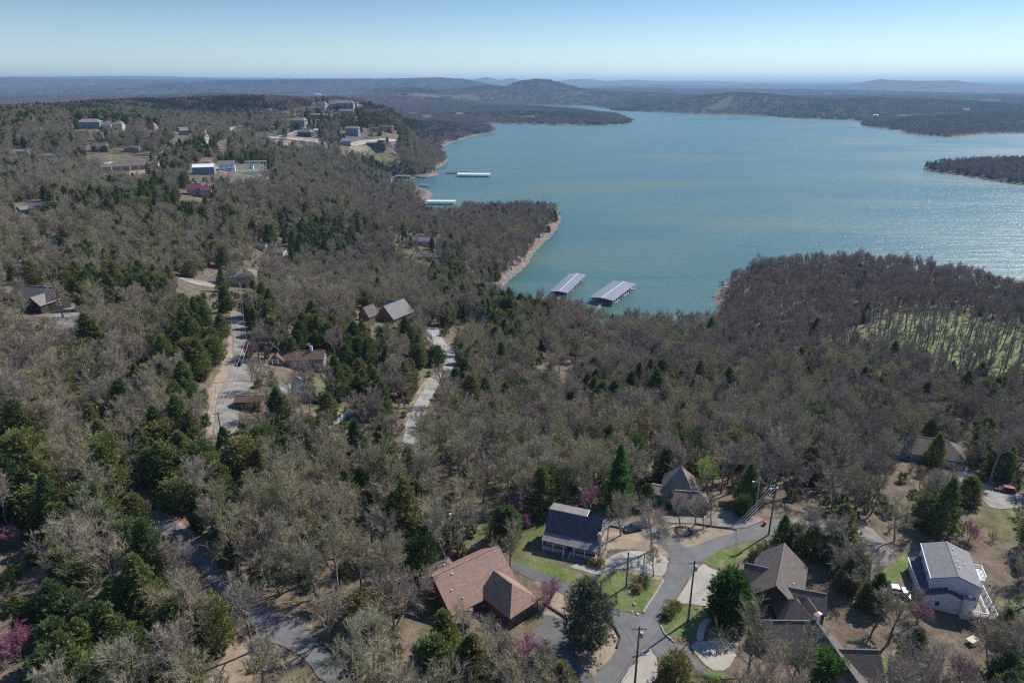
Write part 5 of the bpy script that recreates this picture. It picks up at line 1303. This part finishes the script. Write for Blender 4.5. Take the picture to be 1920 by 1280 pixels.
# ------------------------------------------------------------------ utility poles and lines
POLES = {}
def pole(key, u, v, vt, label, trans=0, arm=True, utop=None, lamp=False, steel=False):
    x, y, z = hit(u, v); dy = (vt - 640) / 1280
    h = CAMZ + (-SP - dy * CP) / (CP - dy * SP) * y - z
    t = thing('utility_pole', label, 'utility pole', (x, y, z), random.uniform(-.4, .4), 'utility poles')
    m = 'transformer' if steel else 'pole_wood'
    MB().tube((0, 0, -.4), (0, 0, h), .15, .10, 8).build('pole', M[m], t)
    if arm:
        MB().box(-.9, -.06, h-.45, .9, .06, h-.33).build('crossarm', M[m], t)
        for s in (-.8, -.4, .4, .8): MB().tube((s, 0, h-.33), (s, 0, h-.17), .04, .03, 6).build('insulator', M['white'], t)
    if trans: MB().tube((.32, 0, h-1.7), (.32, 0, h-.95), .19, .19, 10).build('transformer', M['transformer'], t)
    if lamp:
        MB().box(0, -.03, h-.9, -.9, .03, h-.84).build('lamp_arm', M['transformer'], t); MB().box(-1.15, -.1, h-.95, -.8, .1, h-.82).build('lamp_head', M['white'], t)
    POLES[key] = (x, y, z + h - .2)
pole('a', 1290, 1164, 1050, 'tall brown pole with a grey transformer on the round lawn beside the road', 1)
pole('b', 1190, 1285, 1173, 'brown pole at the bottom edge beside the road', 1)
pole('c', 1174, 1100, 1034, 'short brown pole on the lawn below the white porch house', 0, False)
pole('d', 1441, 1002, 905, 'pole with lamp and transformer where many wires meet at the road end', 1, True, lamp=True)
pole('e', 1415, 963, 895, 'pale steel pole beside the parking area', 0, False, steel=True, lamp=True)
pole('f', 859, 1046, 952, 'pole with a white lamp behind the brown roofed house', 0, True, lamp=True)
pole('g', 458, 592, 530, 'pale pole at the top of the left gravel road', 0, False, steel=True)
pole('h', 473, 714, 640, 'thin pole among the bare trees beside the left gravel road', 0, True)
pole('i', 416, 819, 772, 'pole at the lower end of the left gravel road', 0, True, lamp=True)
pole('j', 365, 526, 486, 'pole beside the driveway of the tan hip roofed house', 0, True)
pole('k', 825, 624, 588, 'pole at the top end of the middle gravel road', 0, True)
pole('l', 632, 592, 568, 'small pole in the woods left of the log cabins', 0, False)
pole('m', 238, 474, 447, 'left one of two poles in the dark evergreens', 0, True)
pole('n', 265, 478, 452, 'right one of two poles in the dark evergreens', 0, True)
pole('o', 371, 262, 236, 'pole beside the winding far road', 1, True)
pole('p', 281, 322, 282, 'pole beside the bare building site', 0, True)
pole('q', 175, 304, 272, 'pole in the far left clearing', 0, True)
pole('r', 499, 262, 230, 'thin far pole below the wide low brown house', 0, False)
def wire(p, q, label, sag=1.0, n_=14, r=.022):
    p = Vector(p); q = Vector(q); mb = MB(); prev = p
    for i in range(1, n_ + 1):
        t = i / n_; c = p.lerp(q, t); c.z -= sag * 4 * t * (1 - t); mb.tube(prev, c, r, r, 3, False); prev = c
    tag(mb.build('overhead_wire', M['wire']), label, 'wire', 'overhead wires')
def off(k, d): return (POLES[k][0] + d, POLES[k][1] + d * .4, POLES[k][2])
for a, b_, ds in (('a', 'b', (-.7, 0, .7)), ('a', 'd', (-.7, 0, .7)), ('a', 'c', (0,)), ('c', 'f', (0,)), ('d', 'e', (0, .3)), ('g', 'h', (0,)), ('h', 'i', (-.4, .4)), ('m', 'n', (-.4, .4)), ('g', 'j', (0,)), ('q', 'p', (-1.5, 1.5))):
    for d in ds: wire(off(a, d), off(b_, d), {0: 'middle or single', .7: 'right hand', -.7: 'left hand', .3: 'lower', .4: 'right hand', -.4: 'left hand', 1.5: 'right hand', -1.5: 'left hand'}[d] + ' wire, pole %s to pole %s' % tuple(
        {'a': 'on the round lawn', 'b': 'at the bottom edge', 'c': 'below the porch house', 'd': 'at the road end', 'e': 'of steel', 'f': 'behind the brown roof', 'g': 'atop the left gravel road', 'h': 'in the bare trees', 'i': 'at the gravel road foot', 'm': 'left in the evergreens', 'n': 'right in the evergreens', 'j': 'by the tan house', 'p': 'by the building site', 'q': 'in the far clearing'}[k] for k in (a, b_)), .9 if a != 'q' else 2, r=.02 if a in 'acd' else .025)
xp, yp, zp = POLES['d']
for k in range(5):
    gx_, gy_, gz_ = hit(1395 + k * 7, 952 + k * 3); wire((xp, yp, zp - .3 * k), (gx_, gy_, gz_ + 2.5), ['topmost', 'second', 'middle', 'fourth', 'lowest'][k] + ' pale wire slanting left from the pole at the road end', .2, r=.010)
xp, yp, zp = POLES['f']; gx_, gy_, gz_ = hit(850, 1056); wire((xp, yp, zp - .5), (gx_ - .2, gy_, gz_), 'pale guy wire down from the pole behind the brown roof', 0, r=.03)

# ------------------------------------------------------------------ vehicles
def car(name, label, cat, u, v, rot, paint_, L=3.6, suv=True):
    x, y, z = hit(u, v); t = thing(name, label, cat, (x, y, z + .12), R(rot))
    W_ = L * .40; h0, h1, h2 = .16 * L / 3.6, .62 * L / 3.6, (1.12 if suv else .98) * L / 3.6
    pr = [(-.5, .35), (-.49, .85), (-.36, 1.0), (.18, 1.0), (.33, .92), (.49, .78), (.5, .3)] if suv else [(-.5, .3), (-.49, .78), (-.3, .95), (.22, .95), (.36, .85), (.49, .68), (.5, .3)]
    mb = MB(); prof_ = [(-.5*L, h0)] + [(a*L, h0 + (h1-h0)*b) for a, b in pr] + [(.5*L, h0)]
    k = len(prof_)
    for s, in ((-1,), (1,)): mb.v += [(a, s*W_/2*(.94 if b > h1*.9 else 1), b) for a, b in prof_]
    mb.f = [tuple(range(k)), tuple(range(2*k-1, k-1, -1))] + [(i, k+i, k+(i+1) % k, (i+1) % k) for i in range(k)]; mb.mi = [0]*len(mb.f)
    mb.build('body', M[paint_], t)
    g0, g1 = (-.46, .22) if suv else (-.34, .26); r0, r1 = (-.40, .06) if suv else (-.20, .10)
    gl = MB(); gl.v = [(g0*L, -W_*.46, h1-.02), (g1*L, -W_*.46, h1-.02), (g1*L, W_*.46, h1-.02), (g0*L, W_*.46, h1-.02), (r0*L, -W_*.37, h2-.05), (r1*L, -W_*.37, h2-.05), (r1*L, W_*.37, h2-.05), (r0*L, W_*.37, h2-.05)]
    gl.f = [(0,1,5,4),(1,2,6,5),(2,3,7,6),(3,0,4,7),(4,5,6,7)]; gl.mi = [0]*5; gl.build('glasshouse', M['glass'], t)
    MB().box(r0*L-.04, -W_*.38, h2-.05, r1*L+.04, W_*.38, h2).build('roof', M[paint_], t)
    for sx in (-.31, .31):
        for sy in (-1, 1):
            w = MB(); w.tube((sx*L, sy*W_*.40, .27), (sx*L, sy*W_*.51, .27), .27, .27, 14); wo = w.build('wheel', M['rubber'], t)
            MB().tube((sx*L, sy*W_*.505, .27), (sx*L, sy*W_*.52, .27), .15, .15, 10).build('rim', M['transformer'], wo)
    for sy in (-1, 1):
        MB().box(.49*L, sy*W_*.32-.14, .44, .505*L, sy*W_*.32+.14, .56).build('headlight', M['white'], t); MB().box(-.505*L, sy*W_*.36-.1, .46, -.49*L, sy*W_*.36+.1, .6).build('tail_light', M['redpaint'], t)
    return t
car('parked_suv', 'dark SUV parked beside the white porch house', 'suv', 1187, 993, 200, 'dark_car_paint', 3.3)
car('parked_car', 'bright blue car just behind the dark SUV', 'car', 1203, 987, 195, 'blue_car_paint', 2.9, False)
car('white_car', 'white car parked on the gravel left of the white two storey house', 'car', 1674, 1109, 165, 'white_car_paint', 3.6, False)
car('small_white_car', 'second smaller white car right behind the other white car', 'car', 1692, 1115, 130, 'white_car_paint', 2.7, False)
car('maroon_car', 'maroon car on the pale gravel drive at the right edge', 'car', 1883, 921, 160, 'maroon_car_paint', 3.6)
car('covered_car', 'dark blue car in the shade left of the pointed roof house', 'car', 1222, 944, 190, 'dark_car_paint', 3.4, False)
car('shade_car', 'dark car half hidden at the upper end of the lower left road', 'car', 273, 952, 150, 'dark_car_paint', 3.4)

# ------------------------------------------------------------------ small things in the yards
def small(name, label, cat, u, v, rot=0, group=None):
    x, y, z = hit(u, v); return thing(name, label, cat, (x, y, z), R(rot), group)
t = small('rubbish_bin', 'bright red bin at the end of the road under the pole', 'bin', 1433, 984)
MB().tube((0, 0, 0), (0, 0, .7), .26, .30, 10).build('body', M['redpaint'], t); MB().tube((0, 0, .7), (0, 0, .78), .33, .20, 10).build('lid', M['redpaint'], t)
t = small('ochre_fence', 'short ochre board fence beside the pointed roof house', 'fence', 1361, 948, -4)
for k in range(9): MB().box(-1.35 + k * .3, -.04, 0, -1.35 + k * .3 + .27, .04, 1.05).build('board', M['ochre'], t)
for z_ in (.25, .8): MB().box(-1.38, .05, z_, 1.38, .10, z_ + .08).build('rail', M['ochre'], t)
t = small('fire_ring', 'ring of dark red blocks on the dirt before the pointed roof house', 'fire ring', 1281, 996)
for k in range(18):
    a = 2 * math.pi * k / 18; q = Matrix.Rotation(a, 4, 'Z') @ Matrix.Rotation(random.uniform(-.15, .15), 4, 'X'); MB().box(1.25 + random.uniform(-.1, .1), -.17, -.05, 1.45, .17, random.uniform(.14, .26), q).build('block', M['brown_wall'], t)
t = small('flag', 'small red and white striped flag beside the brown roofed house', 'flag', 884, 1178, 20)
MB().tube((0, 0, 0), (0, 0, 2.6), .03, .02, 6).build('flagpole', M['white'], t)
for k in range(7):
    mb = MB(); mb.box(.05, -.015, 1.55 + k * .13, 1.05, .015, 1.675 + k * .13); mb.build('stripe', M['redpaint' if k % 2 == 0 else 'white'], t)
MB().box(.05, -.03, 2.07, .5, .03, 2.46).build('canton', M['blue_car_paint'], t)
t = small('garden_wall', 'low white retaining wall beside the green lawn under the ribbed roof building', 'wall', 642, 788, 72)
MB().box(-3.6, -.15, 0, 3.6, .15, 1.1).build('wall_body', M['white'], t); MB().box(-3.6, -.2, 1.1, 3.6, .2, 1.18).build('coping', M['white'], t)
t = small('rail_fence', 'grey rail fence between the left gravel road and the rust roofed house', 'fence', 490, 684, 6)
for k in range(7): MB().box(-4.2 + k * 1.4 - .07, -.07, 0, -4.2 + k * 1.4 + .07, .07, 1.3).build('post', M['white'], t)
for z_ in (.5, 1.05): MB().box(-4.25, -.12, z_, 4.25, -.07, z_ + .16).build('rail', M['stone'], t)
t = small('rubbish_bin', 'black bin beside the left gravel road', 'bin', 450, 686); MB().box(-.4, -.4, 0, .4, .4, 1.1).build('body', M['rubber'], t); MB().box(-.45, -.45, 1.1, .45, .45, 1.2).build('lid', M['rubber'], t)
for k, (u, v) in enumerate([(1195, 1151), (1183, 1146), (1189, 1133), (1152, 1193), (1320, 1123)]):
    rd = random.Random(k); mb = MB(); o_ = small('garden_stone', 'pale stone ' + ['at the road edge below the lawn', 'left of the road edge stone', 'on the grass of the porch house lawn', 'beside the curved kerb', 'on the edge of the right lawn'][k], 'stone', u, v)
    pts = [Vector((rd.gauss(0, 1), rd.gauss(0, 1), abs(rd.gauss(0, .7)))).normalized() * rd.uniform(.22, .34) for _ in range(16)]
    import bmesh
    bm = bmesh.new(); [bm.verts.new(p) for p in pts]; bm.verts.ensure_lookup_table(); bmesh.ops.convex_hull(bm, input=bm.verts); me_ = bpy.data.meshes.new('stone'); bm.to_mesh(me_); bm.free(); me_.materials.append(M['concrete'])
    o2 = bpy.data.objects.new('rock', me_); col.objects.link(o2); o2.parent = o_
t = small('grey_kerb', 'dark curb along the curved verge of the left driveway', 'kerb', 1150, 1200)
def strip(name, label, cat, pts, w, h, m, seg='block', n_=None):
    W3 = [hit(u, v) for u, v in pts]; r = thing(name, label, cat, W3[0])
    for (x0, y0, z0), (x1, y1, z1) in zip(W3[:-1], W3[1:]):
        L = math.hypot(x1-x0, y1-y0); k = max(1, round(L / .9)); a = math.atan2(y1-y0, x1-x0)
        for i in range(k):
            T = Matrix.Translation((x0-W3[0][0] + (x1-x0)*i/k, y0-W3[0][1] + (y1-y0)*i/k, z0-W3[0][2] + (z1-z0)*i/k)) @ Matrix.Rotation(a, 4, 'Z')
            MB().box(0.02, -w/2, -.1, L/k-.02, w/2, h * random.uniform(.85, 1.1), T).build(seg, M[m], r)
bpy.data.objects.remove(t)
strip('curved_kerb', 'dark stone edging round the verge of the shaded driveway', 'edging', c2([(30,900),(70,930),(105,970),(130,1020),(112,1080)]), .22, .22, 'dark_metal')
strip('log_edging', 'line of dark logs between the parking area and the dirt bank', 'edging', c2([(560,372),(640,385),(700,392),(760,398),(800,408)]), .25, .3, 'pole_wood', 'log')
strip('stone_edging', 'rough stone edging along the bottom of the porch house lawn', 'edging', c2([(262,880),(290,835),(320,795),(350,745),(378,695)]), .3, .22, 'stone', 'stone')
strip('log_edging', 'dark timber edging left of the dark SUV', 'edging', c2([(70,385),(110,390),(145,400)]), .25, .35, 'pole_wood', 'log')
strip('low_wall', 'dark stone line above the brown roofed house garage driveway', 'edging', c1([(915,822),(960,855),(1010,885),(1050,915)]), .25, .3, 'pole_wood', 'log')
strip('stone_edging', 'stone edging around the round lawn below the tall pole', 'edging', c2([(362,950),(385,1000),(425,1035),(440,1048)]), .25, .18, 'stone', 'stone')

# ------------------------------------------------------------------ trees and shrubs standing apart
t, c = grow_cedar(201, 10.4, 3.2, 2700, .10, 1, .42, 7, .17); proto_tree(('bigcedar', 0), 'cedar_tree', [('trunk', t, 'bark'), ('crown', c, 'cedar_grey')])
t, c = grow_cedar(202, 7.4, 3.0, 2400, .05, 1, .45, 8, .18); proto_tree(('round', 0), 'broadleaf_tree', [('trunk', t, 'bark'), ('crown', c, 'green')])
t, c = grow_cedar(203, 12.5, 4.3, 3400, .10, 2, .50, 8, .14); proto_tree(('pine', 0), 'pine_tree', [('trunk', t, 'bark'), ('crown', c, 'green')])
t, c = grow_cedar(204, 4.5, 2.4, 1300, .03, 1, .36, 8, .2); proto_tree(('limebush', 0), 'leafing_tree', [('trunk', t, 'bark'), ('crown', c, 'green')])
t, c = grow_cedar(205, 1.1, .8, 160, .03, 1, .25, 6, .22); proto_tree(('shrub', 0), 'shrub', [('stems', t, 'bark'), ('crown', c, 'cedar')])
t, c = grow_cedar(206, .9, .7, 160, .03, 1, .28, 6, .2); proto_tree(('tuft', 0), 'grass_tuft', [('stems', t, 'bark'), ('crown', c, 'amber')])
def at(key, u, v, s, label, cat='tree', sz=None, group=None):
    x, y, z = hit(u, v); return plant(key, x, y, s, random.Random(u * 7 + v).uniform(0, 6.28), label, cat, group, sz)
at(('bigcedar', 0), 1100, 1213, 1.0, 'big rounded dark cedar between the garage driveway and the road', sz=.98)
at(('round', 0), 1367, 1160, 1.0, 'dense round bright green tree beside the sprawling house')
at(('pine', 0), 1158, 950, 1.0, 'tall bright green pine behind the white porch house')
at(('pine', 0), 918, 612, .8, 'slim green pine beside the pale roofed log house near the docks')
at(('limebush', 0), 1540, 1282, 1.05, 'fresh green small tree at the bottom edge before the sprawling house')
at(('leafy', 1), 1325, 935, 1.05, 'bright lime green leafing tree behind the pointed roof house')
at(('yellow', 0), 1352, 925, 1.15, 'yellow green budding tree right of the lime green one')
at(('amber', 0), 1222, 850, 1.2, 'amber budding tree above the tall pine')
at(('amber', 1), 885, 965, 1.2, 'round amber budding tree in the woods behind the brown roofed house')
at(('yellow', 1), 865, 905, 1.25, 'broad yellow green budding tree above the amber one')
at(('yellow', 0), 1035, 705, 1.0, 'bright yellow green tree alone in the grey woods of the middle')
at(('leafy', 1), 985, 790, .6, 'small lime green treetop in the grey woods of the middle')
at(('yellow', 1), 120, 595, 1.35, 'large yellow green budding tree left of the driveway at left')
at(('lime', 0), 185, 590, 1.4, 'large lime tinted tree right beside the driveway at left')
at(('lime', 1), 610, 640, .9, 'lime tinted tree between the gravel roads')
at(('white_bloom', 0), 765, 470, 1.0, 'white blossoming tree on the wooded shore point')
at(('white_bloom', 1), 782, 402, .8, 'pale blossoming tree near the top of the shore point')
at(('lime', 0), 75, 272, 1.8, 'lime green tree on the far left slope')
at(('lime', 1), 60, 318, 1.6, 'wide lime green treetop below the left edge house')
at(('lime', 1), 236, 355, 1.3, 'lime green tree in front of the stepped flats')
at(('lime', 0), 573, 348, 1.4, 'pale lime tree right of the striped green field')
at(('amber', 1), 55, 452, 1.2, 'orange budding tree left of the long grey house')
for u, v, s, lb in [(965, 965, 1.1, 'behind the porch house lawn'), (1105, 955, 1.1, 'left of the tall pine'), (985, 985, .7, 'at the left end of the white porch house'), (1030, 1130, 1.0, 'on the bare slope above the garage driveway'), (985, 1240, 1.0, 'before the garage doors'),
    (1015, 1235, .7, 'in the shade of the big cedar'), (38, 1240, 1.15, 'at the lower left corner'), (12, 1030, 1.0, 'at the left edge above the corner one'), (228, 605, 1.3, 'on the left ridge'), (180, 505, 1.4, 'above the lime tinted tree'),
    (202, 508, 1.0, 'just right of its neighbour above the lime tinted tree'), (82, 408, 1.6, 'before the tan roofed house'), (145, 395, 1.8, 'right of the tan roofed house'), (525, 474, 1.3, 'behind the roadside house'), (1395, 920, .9, 'beside the steel pole'), (468, 672, 1.2, 'beside the rail fence'),
    (300, 330, 1.4, 'left of the metal barn'), (1815, 1012, .9, 'behind the white two storey house'), (1722, 1165, .8, 'left of the white two storey house'), (1900, 840, 1.1, 'at the right edge by the gravel drive'), (1160, 940, 1.0, 'at the foot of the tall pine'), (1800, 1275, .9, 'at the bottom right corner'),
    (208, 235, 1.9, 'on the far left hill beside the terrace house')]:
    at(('redbud', 0), u, v, s, 'magenta flowering redbud ' + lb, 'tree', None, 'redbuds in flower')
for k, (u, v, s, ky, lb) in enumerate([(1165, 1003, 1.0, 0, 'bare tree standing right before the white porch house'), (1222, 1033, 1.15, 2, 'large bare tree at the inside of the road bend'), (1225, 1080, .62, 3, 'small bare tree on the corner of the concrete drive'), (1276, 985, .72, 0, 'bare tree inside the ring before the pointed roof house'),
    (1302, 985, .7, 1, 'tallest bare tree before the pointed roof house'), (1318, 992, .6, 3, 'slim bare tree right of the tallest one'), (1333, 986, .7, 3, 'leaning bare tree at the edge of the parking area'), (1400, 1262, 1.15, 2, 'spreading bare tree left of the sprawling house'), (1480, 1290, 1.1, 2, 'spreading bare tree at the bottom before the dark roofs'),
    (955, 1062, .85, 2, 'bare tree at the right gable of the brown roofed house'), (868, 1200, .65, 2, 'grey bare tree beside the striped flag'), (905, 1225, .65, 0, 'grey bare tree before the garage wing wall'), (800, 1128, .6, 2, 'low bare tree at the left gable of the brown roofed house'), (1855, 1262, 1.25, 5, 'big forked bare tree before the deck of the white two storey house'),
    (1890, 1275, 1.2, 4, 'leaning bare tree at the bottom right corner'), (1665, 1205, .95, 1, 'bare tree between the sprawling house and the white house'), (1640, 1175, .9, 3, 'thin bare tree beside the gravel behind the sprawling house'), (1700, 1262, .55, 0, 'small pinkish bare tree in the yard of the white house'), (1010, 1295, .8, 1, 'bare tree at the bottom edge below the garage'),
    (1505, 1035, .9, 1, 'bare tree in the cedars above the sprawling house'), (1548, 1058, 1.0, 0, 'bare tree between two cedars behind the sprawling house'), (1582, 1095, .95, 5, 'fuzzy bare tree behind the small gable roof'), (1625, 1110, .9, 2, 'bare tree before the gravel loop'), (1885, 735, 1.2, 0, 'gnarled bare tree standing alone in the meadow at the right edge'), (1813, 690, 1.0, 1, 'lone bare tree with its shadow on the right meadow'), (1720, 1170, .7, 0, 'bare shrubby tree at the corner of the white two storey house')]):
    at(('bare', ky), u, v, s, lb)
for k, (u, v, s, lb) in enumerate([(832, 1025, 1.15, 'cedar just left of the pole behind the brown roof'), (955, 1012, 1.0, 'wide cedar between the brown roofed house and the porch house'), (935, 1012, .8, 'cedar left of the wide one between the two houses'), (790, 1075, 1.1, 'cedar at the left end of the brown roof'), (835, 1240, 1.2, 'large cedar in front of the brown roofed house'),
    (882, 1290, 1.1, 'olive cedar at the bottom before the garage wing'), (800, 1285, 1.1, 'cedar at the bottom edge below the brown roofed house'), (948, 1275, .95, 'yellowish cedar in front of the garage wing'), (1262, 1290, .9, 'grey green cedar at the bottom edge right of the road'), (1565, 1062, .95, 'tall dark cedar behind the sprawling house roof'), (1600, 1085, .9, 'dark cedar between the sprawling house and the gravel'),
    (1522, 1043, .9, 'dark cedar above the ridge of the sprawling house'), (1465, 1020, .7, 'dark shrubby cedar at the road end'), (1490, 1022, .7, 'second shrubby cedar right of the road end'), (1618, 1140, .7, 'cedar left of the white cars'), (1640, 1140, .85, 'cedar just below the white cars'), (1708, 1240, .85, 'grey green cedar in the yard of the white two storey house'),
    (1585, 1108, .75, 'lower cedar behind the small gable'), (1735, 985, 1.1, 'dark cedar above the white two storey house'), (1880, 1190, .7, 'cedar behind the deck at the right edge'), (1245, 905, 1.1, 'very dark cedar left of the pointed roof'), (1212, 950, .75, 'dark cedar behind the blue car'), (1400, 945, 1.05, 'dark cedar behind the ochre fence'), (1392, 965, .7, 'small cedar beside the parking area')]):
    at(('cedar', k % 5), u, v, s, lb)
for u, v, s, ky, lb in [(1256, 1150, 1.3, 'shrub', 'dark green shrub beside the road at the round lawn'), (1251, 1158, .9, 'shrub', 'small shrub left of the dark green one'), (1207, 1096, 1.1, 'shrub', 'low shrub at the top right of the porch house lawn'), (1196, 1107, 1.0, 'tuft', 'straw coloured grass tuft on the porch house lawn'), (1413, 1048, 1.4, 'shrub', 'red brown shrub above the left gable of the sprawling house'),
    (1430, 1040, 1.5, 'shrub', 'green shrub at the white gutter pipe'), (1125, 1060, 1.1, 'tuft', 'straw coloured bush at the corner of the porch'), (1110, 1058, .9, 'tuft', 'smaller straw bush at the porch corner'), (1722, 1125, 1.2, 'shrub', 'bright shrub before the white cars'), (1268, 1138, .9, 'tuft', 'dry grass tuft above the round lawn')]:
    at((ky, 0), u, v, s, lb, 'shrub')
